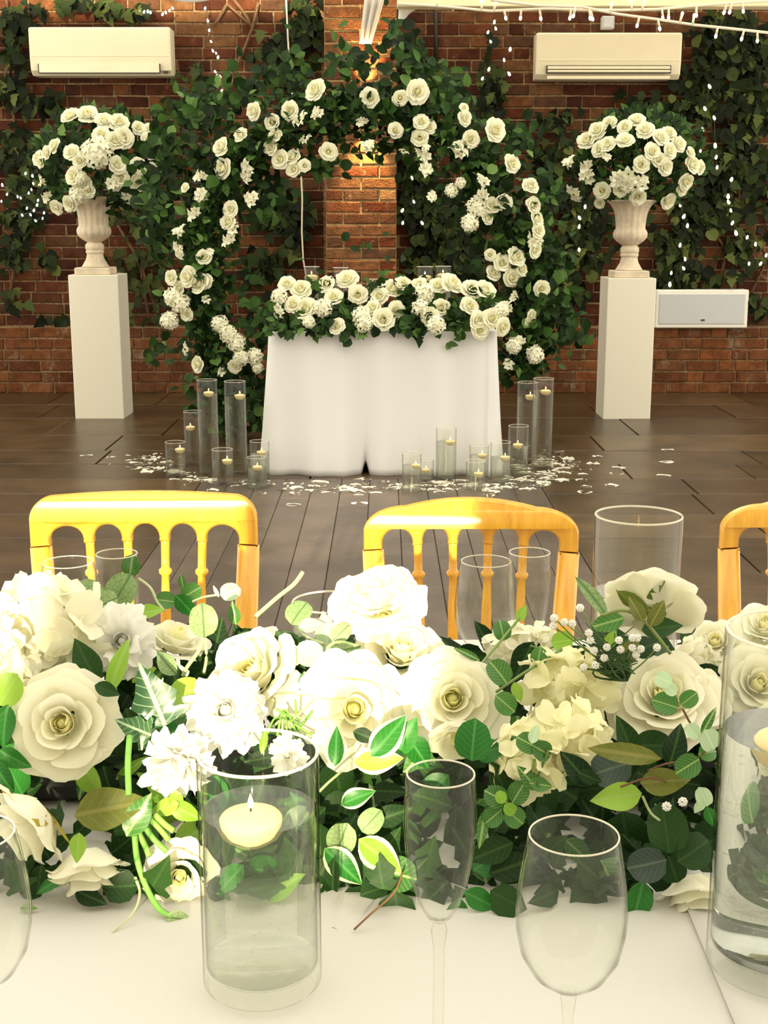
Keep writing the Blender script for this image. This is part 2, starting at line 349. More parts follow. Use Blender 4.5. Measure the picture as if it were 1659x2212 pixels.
def build_bricks(parent, bricks, mat, keep):
    ms = brick_meshes(mat); r = random.Random(9); rest = MB()
    for b, k in zip(bricks, keep):
        x, z, L, h, y = b; q = r.randrange(8)
        if k: obj('brick', ms[q], parent, loc=(x, y, z), scale=(L, 1, h))
        else: rest.add(BP[q][0], BP[q][1], 0, TRS((x, y, z), Quaternion(), (L, 1.0, h)))
    if rest.V: obj('brick_courses', rest.mesh('brick_courses', mat, False), parent, kind='stuff')
rb = random.Random(21)
mb = MB(); mb.box((0, WY+.16, 1.65), (8.4, .30, 3.4))
wall = obj('wall_back', mb.mesh('wall_back', 'mortar', False), kind='structure')
bl = lay(-4.15, -.46, .515, 3.3, WY, CH, .245, .122, .013, rb, 'stretch') + lay(.12, 4.15, .515, 3.3, WY, CH, .245, .122, .013, rb, 'stretch')
cover = [(60, 58, 372, 162), (1160, 70, 1470, 182), (1418, 625, 1614, 709), (100, 240, 330, 450), (1250, 260, 1500, 440), (150, 590, 280, 700), (1290, 600, 1418, 700), (360, 330, 540, 700), (560, 220, 1050, 330), (1050, 300, 1180, 700), (880, 400, 1010, 590), (1480, 20, 1659, 480)]
sc_ = []
for b in bl:
    u, v = visible_px(b)
    if not (-20 < u < 1680 and -10 < v < 712): sc_.append(-9); continue
    s = b[2]*10
    if any(a < u < c and e < v < f for a, e, c, f in cover): s -= 5
    sc_.append(s+rb.random()*.5)
th = sorted(sc_, reverse=True)[300]
build_bricks(wall, bl, 'brick', [s > th for s in sc_])
# projecting base of the wall, its ledge at about half a metre
mb = MB(); mb.box((0, LY+.07, .255), (8.4, .12, .51))
base = obj('trim_1', mb.mesh('trim_1', 'mortar', False), kind='structure')
lb = lay(-4.15, 4.15, .0, .513, LY, CH, .25, .125, .012, rb, 'flemish')
build_bricks(base, lb, 'brick_low', [(-30 < visible_px(b)[0] < 1690) for b in lb])
# pier behind the table
p0, p1 = at_y(703, 450, PY), at_y(857, 450, PY)
mb = MB(); mb.box(((p0.x+p1.x)/2, PY+.14, 1.65), (p1.x-p0.x-.006, .26, 3.3))
pier = obj('brick_pillar', mb.mesh('brick_pillar', 'mortar_pier', False), kind='structure')
pb = []; W = p1.x-p0.x; z = 0.0; k = 0
while z < 3.25:
    parts = [.5, .5] if k % 2 == 0 else [.25, .5, .25]
    x = p0.x
    for f in parts:
        pb.append((x+.007, z+.007, f*W-.014, CH-.014, PY+rb.uniform(-.003, .003))); x += f*W
    z += CH; k += 1
build_bricks(pier, pb, 'brick_pier', [True]*len(pb))
# unseen wall added behind the photographer; its window cuts the sun to one beam
wx0, wx1, wz0, wz1, FY = -1.28, -.245, 1.43, 1.97, -2.0
mb = MB()
mb.box(((-7+wx0)/2, FY, 2.8), (7+wx0, .12, 5.6)); mb.box(((6+wx1)/2, FY, 2.8), (6-wx1, .12, 5.6))
mb.box((-.565, FY, (wz0+wz1)/2), (.115, .10, wz1-wz0+.1)); mb.box(((wx0+wx1)/2, FY, wz0/2), (wx1-wx0, .12, wz0)); mb.box(((wx0+wx1)/2, FY, (5.6+wz1)/2), (wx1-wx0, .12, 5.6-wz1))  # upright bar added in the opening to shade the garland's left rose
obj('wall_front', mb.mesh('wall_front', 'white_wall', False), kind='structure')

# ---------------------------------------------------------------- plant prototypes
def leaf_fn(kind):
    """outline half-width along the length 0..1"""
    if kind == 'rose': return lambda t: .30*math.sin(math.pi*t**.8)**.9*(1-.15*t)
    if kind == 'round': return lambda t: .44*math.sqrt(max(0, 1-(2*t-1)**2))**.9
    if kind == 'lance': return lambda t: .15*math.sin(math.pi*t**.85)**.8
    if kind == 'ivy':
        pts = [(0, .05), (.06, .30), (.16, .40), (.26, .44), (.33, .26), (.42, .30), (.52, .36), (.60, .22), (.75, .15), (1, 0)]
        def f(t):
            for (a, b), (c, d) in zip(pts, pts[1:]):
                if t <= c: return b+(d-b)*(t-a)/(c-a)
            return 0
        return f
    return lambda t: .3*math.sin(math.pi*t)
def leaf_mb(kind, nl=8, nw=2, fold=.25, droop=.25, wave=.03, seed=0, margin=False):
    f = leaf_fn(kind); mb = MB(); V = []; UV = []; r = random.Random(seed); ph = r.uniform(0, 6)
    cols = [-1, -.72, 0, .72, 1] if margin else [k/nw-1 for k in range(2*nw+1)]
    ts = [j/nl for j in range(nl+1)] if kind != 'ivy' else [0, .06, .16, .26, .33, .42, .52, .60, .75, 1]
    for t in ts:
        wd = max(f(t), .004)
        for c in cols:
            x = c*wd; z = abs(x)*fold*(1 if kind != 'ivy' else .6)-droop*t*t*.6+wave*math.sin(7*t+ph+c*2)*abs(c)
            y = t + (-.10*abs(c) if kind == 'ivy' and .1 < t < .6 else 0)
            V.append((x, y, z)); UV.append((x, t))
    n = len(cols); F = []; MI = []
    for j in range(len(ts)-1):
        for i in range(n-1):
            F.append((j*n+i, j*n+i+1, (j+1)*n+i+1, (j+1)*n+i)); MI.append(1 if margin and i in (0, n-2) else 0)
    mb.add(V, F, MI, None, UV); return mb
LEAF = {}
def leafmesh(kind, mat, seed=0):
    key = (kind, mat, seed)
    if key not in LEAF:
        mb = leaf_mb({'var': 'rose', 'serr': 'rose'}.get(kind, kind), seed=seed, margin=kind == 'var', fold=.15+.1*(seed % 3), droop=.1+.15*(seed % 4), nl=9 if kind != 'lance' else 7)
        LEAF[key] = mb.mesh('leaf', [mat, 'leaf_cream'] if kind == 'var' else mat)
    return LEAF[key]
def small_leaf(kind, seed, nl=4, nw=1):
    return leaf_mb(kind, nl=nl, nw=nw, seed=seed, droop=.3, fold=.3)
def leaf_rot(direction, normal):
    y = Vector(direction).normalized(); zv = Vector(normal); zv = (zv-y*zv.dot(y))
    if zv.length < 1e-4: zv = Vector((0, -1, .2)); zv = zv-y*zv.dot(y)
    zv.normalize(); x = y.cross(zv); return Matrix((x, y, zv)).transposed().to_quaternion()

def petal_grid(rb_, rt, h, a, curl, ruff, seed, nu, nv, z0=0.0):
    r = random.Random(seed); p1_, p2_ = r.uniform(0, 6), r.uniform(0, 6)
    def fn(uu, t):
        s = 2*uu-1; ang = s*a*(.5+.5*min(1, t*1.8))*(1-.22*max(0, t-.75)*4*abs(s)**3)
        top = 1-.22*abs(s)**2.4
        tt = t*top
        rr = rb_+(rt-rb_)*tt**.8 + curl*.35*tt**4 + ruff*math.sin(5*s+p1_)*tt**3
        z = z0+h*tt - curl*tt**5 + ruff*1.2*math.sin(4*s+p2_)*tt**3
        return (rr*math.cos(ang), rr*math.sin(ang), z)
    mb = MB(); mb.grid(fn, nu, nv); return mb
ROSE_LAYERS = [(4, .12, .30, .70, 1.10, .05, .012), (5, .18, .50, .68, .98, .09, .016), (5, .24, .72, .58, .95, .14, .03), (6, .30, .92, .42, .82, .18, .045), (6, .32, 1.06, .24, .74, .14, .055)]
def heart_mb(nu=8, nv=6):
    mb = MB()
    for k in range(4): mb.addmesh(petal_grid(.17, .05+.03*k, .62+.03*k, 1.5, -.01, .006*k, k, nu, nv), Matrix.Translation((.015*k*math.cos(k*2.3), .015*k*math.sin(k*2.3), 0)) @ Matrix.Rotation(k*1.9, 4, 'Z'))
    mb.lathe([(.13, .05), (.13, .25), (.09, .45), (.04, .55), (0, .57)], 10)
    for k in range(3): mb.addmesh(petal_grid(.20, .17, .70, 1.15, .02, .01, k+5, nu, nv), Matrix.Rotation(k*2.1+.5, 4, 'Z'))
    return mb
HEART = heart_mb().mesh('rose', 'petal_heart')
PET = [[petal_grid(rb_, rt, h, a, c, rf, li*10+q, 9, 7).mesh('petal', 'petal') for q in range(3)] for li, (n, rb_, rt, h, a, c, rf) in enumerate(ROSE_LAYERS)]
SEPAL = leaf_mb('lance', nl=5, nw=1, droop=-.2).mesh('sepal', 'sepal')
SEPALG = leaf_mb('lance', nl=5, nw=1, droop=-.2).mesh('sepal', 'sepal_gold')
def near_rose(parent, p, n, rad, seed, layers=(0, 1, 2, 3, 4), sepals=None, squash=1.0):
    r = random.Random(seed); q = frame_z(n, r.uniform(0, 6.28)); nn = Vector(n).normalized()
    o = obj('rose', HEART, parent, X=TRS(Vector(p)-nn*rad*.38, q, rad))
    for li in layers:
        nP = ROSE_LAYERS[li][0]; off = r.uniform(0, 6)
        for k in range(nP):
            a = off+2*math.pi*k/nP+r.uniform(-.15, .15)
            X = Matrix.Rotation(a, 4, 'Z') @ Matrix.Rotation(r.uniform(-.10, .12), 4, 'Y')
            sj = r.uniform(.93, 1.08); X = X @ Matrix.Diagonal((sj, sj, sj*squash, 1))
            obj('petal', PET[li][r.randrange(3)], o, X=X)
    if sepals:
        for k in range(5):
            a = 2*math.pi*k/5+r.uniform(-.2, .2)
            X = Matrix.Rotation(a, 4, 'Z') @ Matrix.Translation((.05, 0, -.03)) @ Matrix.Rotation(-math.pi/2, 4, 'Z') @ Matrix.Rotation(r.uniform(-.1, .35), 4, 'X')
            obj('sepal', SEPAL if sepals == 1 else SEPALG, o, X=X @ Matrix.Diagonal((1.4, .85, 1, 1)))
    return o
# ruffled double bloom (carnation / peony)
RPET = [petal_grid(.05, .55, .55, .55, .12, .07, 40+k, 7, 5).mesh('petal', 'petal_white') for k in range(4)]
RUF_HEART = heart_mb(5, 4).mesh('peony', 'petal_white')
def near_ruffle(parent, p, n, rad, seed, count=34):
    r = random.Random(seed); q = frame_z(n, r.uniform(0, 6)); nn = Vector(n).normalized()
    rad *= 1.32
    o = obj('peony', RUF_HEART, parent, X=TRS(Vector(p)-nn*rad*.25, q, rad*.9))
    for k in range(count):
        f = (k+.5)/count; th_ = .25+1.35*f**.7; a = k*2.399
        X = Matrix.Rotation(a, 4, 'Z') @ Matrix.Rotation(th_-.75, 4, 'Y')
        s = r.uniform(.85, 1.15)*(1.15-.25*f); X = X @ Matrix.Diagonal((s*1.15, s, s*1.15, 1))
        obj('petal', RPET[r.randrange(4)], o, X=X)
    return o
# four-petalled floret for hydrangea heads
def floret_mb(nu=4, nv=4, seed=0):
    mb = MB(); r = random.Random(seed)
    for k in range(4):
        g = MB()
        def fn(uu, t):
            s = 2*uu-1; wd = .52*math.sin(math.pi*min(1, .12+t*.80))**.7
            return (t*.98, s*wd*(.4+.6*t), .10*t*t+.10*s*s*t-.12*t**4+.04*math.sin(4*s+k))
        g.grid(fn, nu, nv); mb.addmesh(g, Matrix.Rotation(k*math.pi/2+r.uniform(-.1, .1), 4, 'Z') @ Matrix.Rotation(r.uniform(-.25, .05), 4, 'Y'))
    return mb
FLO = [floret_mb(5, 5, k).mesh('floret', 'petal') for k in range(3)]
FLOG = [floret_mb(5, 5, k+7).mesh('floret', 'petal_green') for k in range(3)]
HUB = MB().lathe([(0, -.9), (.5, -.7), (.72, -.2), (.70, .25), (.4, .6), (0, .7)], 12).mesh('hydrangea', 'petal_green')
def near_hyd(parent, p, n, rad, seed, count=20, big=.55, green=False, hub=.85):
    r = random.Random(seed); q = frame_z(n, r.uniform(0, 6))
    o = obj('hydrangea', HUB, parent, X=TRS(p, q, rad*hub))
    for k in range(count):
        zz = 1-1.25*(k+.5)/count; a = k*2.399; rr = math.sqrt(max(0, 1-zz*zz)); d = Vector((rr*math.cos(a), rr*math.sin(a), zz))
        X = TRS(d*(.78/hub*.85), frame_z(d+Vector((r.uniform(-.3, .3), r.uniform(-.3, .3), r.uniform(-.2, .2))), r.uniform(0, 6)), big*r.uniform(.8, 1.15)/hub*.85)
        obj('floret', (FLOG if green else FLO)[r.randrange(3)], o, X=X)
    return o
# far flowers: one mesh each
def far_rose_mb(seed, nu=4, nv=4):
    mb = MB(); r = random.Random(seed)
    for li, (n, rb_, rt, h, a, c, rf) in enumerate([(3, .26, .07, .72, 1.5, .0, 0), (4, .26, .44, .74, 1.1, .07, .02), (5, .26, .76, .62, 1.0, .12, .03), (6, .30, 1.02, .40, .85, .18, .045)]):
        off = r.uniform(0, 6)
        for k in range(n):
            g = petal_grid(rb_, rt, h, a, c, rf, seed*50+li*10+k, nu, nv)
            mb.addmesh(g, Matrix.Rotation(off+2*math.pi*k/n+r.uniform(-.2, .2), 4, 'Z') @ Matrix.Rotation(r.uniform(-.15, .15), 4, 'Y'), mi=1 if li == 0 else 0)
    return mb
FROSE = [far_rose_mb(k).mesh('rose', ['far_petal', 'far_heart']) for k in range(5)]
def far_hyd_mb(seed):
    mb = MB(); f = floret_mb(2, 2, seed); r = random.Random(seed)
    for k in range(34):
        zz = 1-1.4*(k+.5)/34; a = k*2.399; rr = math.sqrt(max(0, 1-zz*zz)); d = Vector((rr*math.cos(a), rr*math.sin(a), zz))
        mb.addmesh(f, TRS(d*r.uniform(.78, .95), frame_z(d+Vector((r.uniform(-.4, .4), r.uniform(-.4, .4), 0)), r.uniform(0, 6)), r.uniform(.3, .4)))
    mb.lathe([(0, -.6), (.5, -.3), (.62, .2), (.4, .55), (0, .68)], 10)
    return mb
FHYD = [far_hyd_mb(k).mesh('hydrangea', 'far_petal') for k in range(3)]
def far_lily_mb(seed):
    mb = MB(); r = random.Random(seed)
    for fl in range(3):
        g = MB()
        for k in range(6):
            h = MB()
            def fn(uu, t):
                s = 2*uu-1; return (.08+t*.75, s*.30*math.sin(math.pi*(.1+.85*t)), .55*t-.5*t**3+.10*s*s)
            h.grid(fn, 2, 4); g.addmesh(h, Matrix.Rotation(k*math.pi/3+r.uniform(-.2, .2), 4, 'Z') @ Matrix.Rotation(r.uniform(-.4, .2), 4, 'Y'))
        mb.addmesh(g, TRS((r.uniform(-.5, .5), r.uniform(-.5, .5), r.uniform(-.1, .3)), frame_z((r.uniform(-.9, .9), r.uniform(-.9, .9), 1)), .75))
    return mb
FLILY = [far_lily_mb(k).mesh('lily', 'far_petal') for k in range(4)]
def far_flower(parent, kind, p, n, rad, seed):
    r = random.Random(seed); q = frame_z(n, r.uniform(0, 6))
    me = {'r': FROSE, 'h': FHYD, 'l': FLILY}[kind]; me = me[seed % len(me)]
    nn = Vector(n).normalized(); off = .38 if kind == 'r' else .1
    return obj({'r': 'rose', 'h': 'hydrangea', 'l': 'lily'}[kind], me, parent, X=TRS(Vector(p)-nn*rad*off, q, (rad*r.uniform(.95, 1.05), rad*r.uniform(.95, 1.05), rad)))
SL = {k: [small_leaf(k, s) for s in range(3)] for k in ('rose', 'round', 'lance')}
SL['ivy'] = [leaf_mb('ivy', nw=1, seed=s, droop=.2, fold=.3) for s in range(3)]
SLM = {}
def sl_mesh(kind, s, mat):
    if (kind, s, mat) not in SLM: SLM[(kind, s, mat)] = SL[kind][s].mesh('leaf', mat)
    return SLM[(kind, s, mat)]
def scatter_leaves(parent, spots, mat, keep, kinds, mass_name='foliage'):
    """spots: (point, direction, normal, size); the first `keep` become leaf objects, the rest one mass"""
    r = random.Random(len(spots)); rest = MB()
    for i, (p, d, n, s) in enumerate(spots):
        k = r.choice(kinds); q = r.randrange(3); X = TRS(p, leaf_rot(d, n), s)
        if i < keep: obj('leaf', sl_mesh(k, q, mat), parent, X=X)
        else: rest.addmesh(SL[k][q], X)
    if rest.V: obj(mass_name, rest.mesh(mass_name, mat), parent, kind='stuff')

# ---------------------------------------------------------------- ivy on the wall
def ivy(name, label, blobs, seed, keep, size=(.05, .09), mat='ivy', stems=()):
    r = random.Random(seed); t = thing(name, label, 'ivy', (0, 0, 0)); spots = []
    for (u, v, ru, rv, n) in blobs:
        for k in range(n):
            uu, vv = u+r.gauss(0, ru*.55), v+r.gauss(0, rv*.55)
            y = WY-r.uniform(.03, .14); p = at_y(uu, vv, y)
            if p.z < .56: continue
            if p0.x-.02 < p.x < p1.x+.02: continue
            spots.append((p, (r.gauss(0, .55), -abs(.15+r.gauss(0, .3)), -1+r.gauss(0, .4)), (r.gauss(0, .5), -1, .35+r.gauss(0, .5)), r.uniform(*size)))
    spots.sort(key=lambda s: s[0].y)
    scatter_leaves(t, spots, mat, keep, ['ivy', 'ivy', 'ivy', 'round'], 'ivy_foliage')
    for pts in stems:
        mb = MB(); mb.tube([at_y(a, b, WY-.03) for a, b in pts], [.012]*len(pts), 5)
        obj('stem', mb.mesh('stem', 'branch'), t)
    return t
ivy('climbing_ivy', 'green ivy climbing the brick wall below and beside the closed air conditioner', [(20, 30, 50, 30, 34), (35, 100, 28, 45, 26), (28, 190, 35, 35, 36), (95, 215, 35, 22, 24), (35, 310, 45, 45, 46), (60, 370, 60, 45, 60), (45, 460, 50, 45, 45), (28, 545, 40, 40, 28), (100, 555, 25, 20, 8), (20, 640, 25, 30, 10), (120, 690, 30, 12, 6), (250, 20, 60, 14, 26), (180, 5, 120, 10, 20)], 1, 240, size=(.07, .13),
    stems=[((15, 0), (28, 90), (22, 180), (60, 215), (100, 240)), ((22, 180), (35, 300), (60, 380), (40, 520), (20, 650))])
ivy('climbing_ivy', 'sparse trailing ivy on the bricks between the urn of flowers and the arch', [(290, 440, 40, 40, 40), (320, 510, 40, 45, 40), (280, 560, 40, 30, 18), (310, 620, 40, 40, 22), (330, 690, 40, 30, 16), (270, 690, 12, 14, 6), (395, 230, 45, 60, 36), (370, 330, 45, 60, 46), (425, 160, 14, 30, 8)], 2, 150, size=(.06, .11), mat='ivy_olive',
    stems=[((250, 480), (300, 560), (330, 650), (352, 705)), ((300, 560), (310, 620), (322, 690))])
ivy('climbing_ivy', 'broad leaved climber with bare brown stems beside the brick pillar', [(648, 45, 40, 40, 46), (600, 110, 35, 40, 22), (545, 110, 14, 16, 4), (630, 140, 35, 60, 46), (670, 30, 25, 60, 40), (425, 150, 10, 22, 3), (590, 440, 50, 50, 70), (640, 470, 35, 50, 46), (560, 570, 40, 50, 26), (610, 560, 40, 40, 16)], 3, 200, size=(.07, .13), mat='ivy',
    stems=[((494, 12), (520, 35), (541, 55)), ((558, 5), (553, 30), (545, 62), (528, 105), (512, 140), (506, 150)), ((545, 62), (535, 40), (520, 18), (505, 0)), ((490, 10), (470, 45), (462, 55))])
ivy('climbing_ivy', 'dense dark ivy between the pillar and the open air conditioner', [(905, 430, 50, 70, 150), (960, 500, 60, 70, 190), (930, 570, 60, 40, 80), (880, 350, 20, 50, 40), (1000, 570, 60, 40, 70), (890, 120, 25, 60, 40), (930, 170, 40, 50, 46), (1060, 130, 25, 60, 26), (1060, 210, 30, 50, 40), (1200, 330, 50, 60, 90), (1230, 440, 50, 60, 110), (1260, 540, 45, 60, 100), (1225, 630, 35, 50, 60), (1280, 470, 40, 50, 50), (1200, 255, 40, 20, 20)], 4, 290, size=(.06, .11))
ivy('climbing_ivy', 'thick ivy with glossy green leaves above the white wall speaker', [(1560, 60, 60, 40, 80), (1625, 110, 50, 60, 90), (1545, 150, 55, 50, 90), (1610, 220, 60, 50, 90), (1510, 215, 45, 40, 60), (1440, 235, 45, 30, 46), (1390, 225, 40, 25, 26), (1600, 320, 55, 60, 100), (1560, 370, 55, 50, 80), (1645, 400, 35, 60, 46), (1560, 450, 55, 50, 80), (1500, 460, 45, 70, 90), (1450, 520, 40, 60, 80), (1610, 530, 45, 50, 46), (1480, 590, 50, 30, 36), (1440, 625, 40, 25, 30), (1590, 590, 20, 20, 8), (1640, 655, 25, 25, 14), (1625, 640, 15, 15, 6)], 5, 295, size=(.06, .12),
    stems=[((1548, 510), (1562, 530), (1565, 560), (1555, 615)), ((1580, 370), (1596, 400), (1598, 450)), ((1659, 470), (1640, 520), (1655, 560), (1620, 640)), ((1520, 480), (1550, 465), (1590, 490))])

# ---------------------------------------------------------------- wall fittings
def ac_unit(label, u0, v0, u1, v1, open_):
    y = 9.95; a, b = at_y(u0, v0, y), at_y(u1, v1, y); W_, H = b.x-a.x, a.z-b.z; D = WY-.0-y
    t = thing('air_conditioner', label, 'air conditioner', ((a.x+b.x)/2, WY, b.z))
    prof = [(0, -D*.72), (H*.10, -D*.92), (H*.35, -D), (H*.96, -D), (H, -D*.93), (H, -.0), (0, 0)]
    mb = MB(); V = []; n = len(prof); xs = [-W_/2, -W_/2+.012, W_/2-.012, W_/2]
    for i, xx in enumerate(xs):
        k = .955 if i in (0, 3) else 1
        for z, y_ in prof: V.append((xx, y_*k, H/2+(z-H/2)*(k*.5+.5)))
    F = [(i*n+j, (i+1)*n+j, (i+1)*n+(j+1) % n, i*n+(j+1) % n) for i in range(3) for j in range(n)]
    F += [tuple(range(n)), tuple(3*n+j for j in range(n))[::-1]]
    mb.add(V, F); obj('casing', mb.mesh('casing', 'plastic', True, 25), t)
    fw = W_*.86
    if open_:
        m = MB(); m.box((0, -D*.985, H*.20), (fw, .03, H*.17)); obj('outlet', m.mesh('outlet', 'plastic_dark', False), t, label='dark open air outlet')
        for z, yy, hh in ((.235, -1.05, .065), (.155, -1.09, .05), (.02, -1.06, .075)):
            m = MB(); m.box((0, D*yy, H*z), (fw*.985, .018, H*hh), ch=.004); obj('louvre', m.mesh('louvre', 'plastic', False), t)
    else:
        m = MB(); m.box((-.01, -D*1.0, H*.135), (fw, .012, H*.19), ch=.003); obj('louvre', m.mesh('louvre', 'plastic', False), t)
        m = MB(); m.box((-.01-fw/2, -D*1.005, H*.14), (.006, .016, H*.19)); m.box((-.01+fw/2, -D*1.005, H*.14), (.006, .016, H*.19)); m.box((-.01, -D*1.002, H*.04), (fw, .016, .007))
        obj('louvre_gap', m.mesh('louvre_gap', 'plastic_dark', False), t)
        m = MB(); m.box((W_*.46, -D*.95, H*.06), (.03, .03, .016)); obj('display', m.mesh('display', 'plastic_dark', False), t)
    m = MB(); m.box((0, -D*1.0, H*.40), (W_*.97, .006, .005)); obj('panel_seam', m.mesh('panel_seam', 'plastic', False), t)
ac_unit('cream wall air conditioner with its louvre closed', 60, 58, 370, 162, False)
ac_unit('cream wall air conditioner with its louvre open, under the string lights', 1160, 70, 1470, 170, True)
a, b = at_y(1418, 626, 9.98), at_y(1614, 709, 9.98)
t = thing('wall_speaker', 'white rectangular wall speaker with pale grey grille below the ivy', 'speaker', ((a.x+b.x)/2, WY-.0, b.z))
W_, H = b.x-a.x, a.z-b.z
m = MB(); m.box((0, -.09, H/2), (W_, .17, H), ch=.008); obj('cabinet', m.mesh('cabinet', 'white_plastic', False), t)
m = MB(); m.box((0, -.178, H*.5), (W_*.925, .01, H*.78), ch=.003); obj('grille', m.mesh('grille', 'mesh_grey', False), t)
m = MB(); m.box((.01, -.185, H*.215), (.028, .006, .011)); obj('badge', m.mesh('badge', 'plastic_dark', False), t)
a, b = at_y(1301, 34, 10.08), at_y(1327, 62, 10.08)
t = thing('junction_box', 'small grey square junction box above the open air conditioner', 'box', ((a.x+b.x)/2, WY, b.z))
m = MB(); m.box((0, -.04, (a.z-b.z)/2), (b.x-a.x, .08, a.z-b.z), ch=.005); obj('housing', m.mesh('housing', 'mesh_grey', False), t)
m = MB(); m.box((0, -.084, (a.z-b.z)/2), ((b.x-a.x)*.8, .01, (a.z-b.z)*.8), ch=.003); obj('lid', m.mesh('lid', 'mesh_grey', False), t)
# cream beam across the top, ceiling drapes
a, b = at_y(858, 14, 9.45), at_y(1659, 14, 9.45)
m = MB(); m.box(((a.x+4.0)/2, 9.52, a.z+.11), (4.0-a.x, .14, .22), ch=.006); obj('beam', m.mesh('beam', 'beam', False), kind='structure')
def drape(label, pts_top, pts_bot, y, depth, waves):
    n = 24; mb = MB()
    def fn(uu, t_):
        tp = Vector(pts_top[0]).lerp(Vector(pts_top[1]), uu); bt = Vector(pts_bot[0]).lerp(Vector(pts_bot[1]), uu)
        p = tp.lerp(bt, t_); return (p.x, y-depth*math.sin(waves*math.pi*uu)*(1-.3*t_), p.y-(.0 if waves > 2 else .05*math.sin(math.pi*uu)*t_))
    mb.grid(fn, n, 8); me = mb.mesh('ceiling_drape', 'drape')
    o = obj('ceiling_drape', me, label=label, cat='drape'); o.modifiers.new('thick', 'SOLIDIFY').thickness = .004; return o
def xz(u, v, y): p = at_y(u, v, y); return (p.x, p.z)
drape('white ceiling fabric swag dipping above the fairy lights and bare stems', (xz(320, -60, 9.3), xz(505, -60, 9.3)), (xz(340, -10, 9.3), xz(490, -10, 9.3)), 9.3, .05, 1)
drape('narrow gathered white drape hanging down the face of the brick pillar', (xz(796, -70, 9.8), xz(850, -70, 9.8)), (xz(777, 95, 9.8), xz(801, 95, 9.8)), 9.8, .035, 5)
drape('white triangle of fabric under the end of the cream beam', (xz(862, 12, 9.6), xz(915, 12, 9.6)), (xz(861, 40, 9.6), xz(865, 38, 9.6)), 9.6, .01, 2)
def cable(name, label, pts, r_, mat, y, cat='cable'):
    mb = MB(); mb.tube([at_y(u, v, y) for u, v in pts], r_, 6); obj(name, mb.mesh(name, mat), label=label, cat=cat)
cable('cable', 'thin white cable hanging down the wall beside the pillar', [(617, -20), (621, 60), (624, 120), (630, 190), (640, 300), (650, 370), (653, 430), (652, 500), (655, 560), (662, 600)], .007, 'cable_white', WY-.17)
cable('pipe', 'dark vertical pipe on the wall under the cream beam', [(941, -20), (941, 60), (942, 135)], .016, 'cable_dark', WY-.04, 'pipe')
# up and down wall lamp, half hidden in the top of the arch
lp = at_y(790, 232, 9.80)
t = thing('wall_lamp', 'warm glowing up and down lamp on the pillar, half hidden by arch leaves', 'lamp', (lp.x, PY, lp.z))
m = MB(); m.box((0, -.02, 0), (.07, .03, .10), ch=.004); obj('bracket', m.mesh('bracket', 'plastic_dark', False), t)
m = MB(); m.lathe([(.0, -.085), (.034, -.085), (.038, -.08), (.038, .08), (.034, .085), (0, .085)], 20, c=(0, -.085, 0)); obj('lamp_body', m.mesh('lamp_body', 'plastic_dark', True, 30), t)
for s in (-1, 1):
    m = MB(); m.lathe([(0, s*.0855), (.030, s*.0855), (.030, s*.088), (0, s*.088)], 16, c=(0, -.085, 0)); obj('lens', m.mesh('lens', 'lamp_glow'), t)
    ld = bpy.data.lights.new('beam_light', 'SPOT'); lo = obj('beam_light', ld, t, loc=(0, -.085, s*.10), rot=(R(8) if s < 0 else R(172), 0, 0))
    ld.energy = 110; ld.color = (1, .66, .24); ld.spot_size = R(70); ld.spot_blend = .7; ld.shadow_soft_size = .02
# fairy lights
BULB = MB().lathe([(0, -.016), (.008, -.010), (.010, 0), (.007, .012), (.003, .018), (0, .019)], 8).mesh('bulb', 'bulb')
BULBC = MB().lathe([(0, -.016), (.008, -.010), (.010, 0), (.007, .012), (.003, .018), (0, .019)], 8).mesh('bulb', 'bulb_cool')
def lights(label, wires, bulbs, y, bm, wmat, wr=.0025, sc_b=1.0):
    t = thing('fairy_lights', label, 'string lights')
    mb = MB()
    for pts in wires: mb.tube([at_y(u, v, y) for u, v in pts], wr, 5)
    obj('wire', mb.mesh('wire', wmat), t); r = random.Random(len(bulbs))
    for u, v in bulbs: obj('bulb', bm, t, loc=at_y(u, v, y-.012), rot=(r.uniform(-.4, .4), r.uniform(-.6, .6), 0), scale=sc_b*r.uniform(.75, 1.05))
    return t
def festoon(label, pts, ups, y):
    t = thing('string_lights', label, 'string lights'); mb = MB(); mb.tube([at_y(u, v, y) for u, v in pts], .010, 6); obj('wire', mb.mesh('wire', 'cable_white'), t)
    cap = MB().lathe([(0, .045), (.007, .045), (.009, .0), (0, 0)], 8).mesh('socket', 'cable_white')
    for (u, v, up) in ups:
        p = at_y(u, v, y-.005); rx = 0 if not up else math.pi
        s = obj('socket', cap, t, loc=p+Vector((0, 0, -.045 if not up else .045)), rot=(rx, .25*math.sin(u), 0))
        obj('bulb', BULB, s, loc=(0, 0, -.012), scale=1.0)
festoon('white string lights running straight along the underside of the cream beam', [(860, 8), (960, 14), (1060, 24), (1180, 19), (1260, 21), (1340, 22), (1420, 20), (1480, 14), (1560, 8), (1680, 0)], [(1092, 20, 0), (1125, 20, 0), (1168, 21, 0), (1232, 20, 0), (1280, 22, 0), (1362, 21, 1), (1390, 22, 1), (1432, 20, 0), (1445, 19, 0), (1505, 14, 0), (1566, 8, 0), (1578, 7, 0), (1606, 5, 0), (1040, 22, 1), (945, 14, 1), (1070, 24, 1)], 9.36)
festoon('white string lights sagging away from the cream beam towards the ivy', [(1060, 0), (1160, 12), (1258, 15), (1330, 30), (1420, 42), (1500, 54), (1580, 62), (1680, 73)], [(1240, 15, 0), (1275, 20, 0), (1320, 28, 1), (1378, 36, 0), (1425, 43, 0), (1472, 49, 1), (1498, 53, 1), (1548, 59, 0), (1604, 65, 0), (1637, 69, 0)], 9.30)
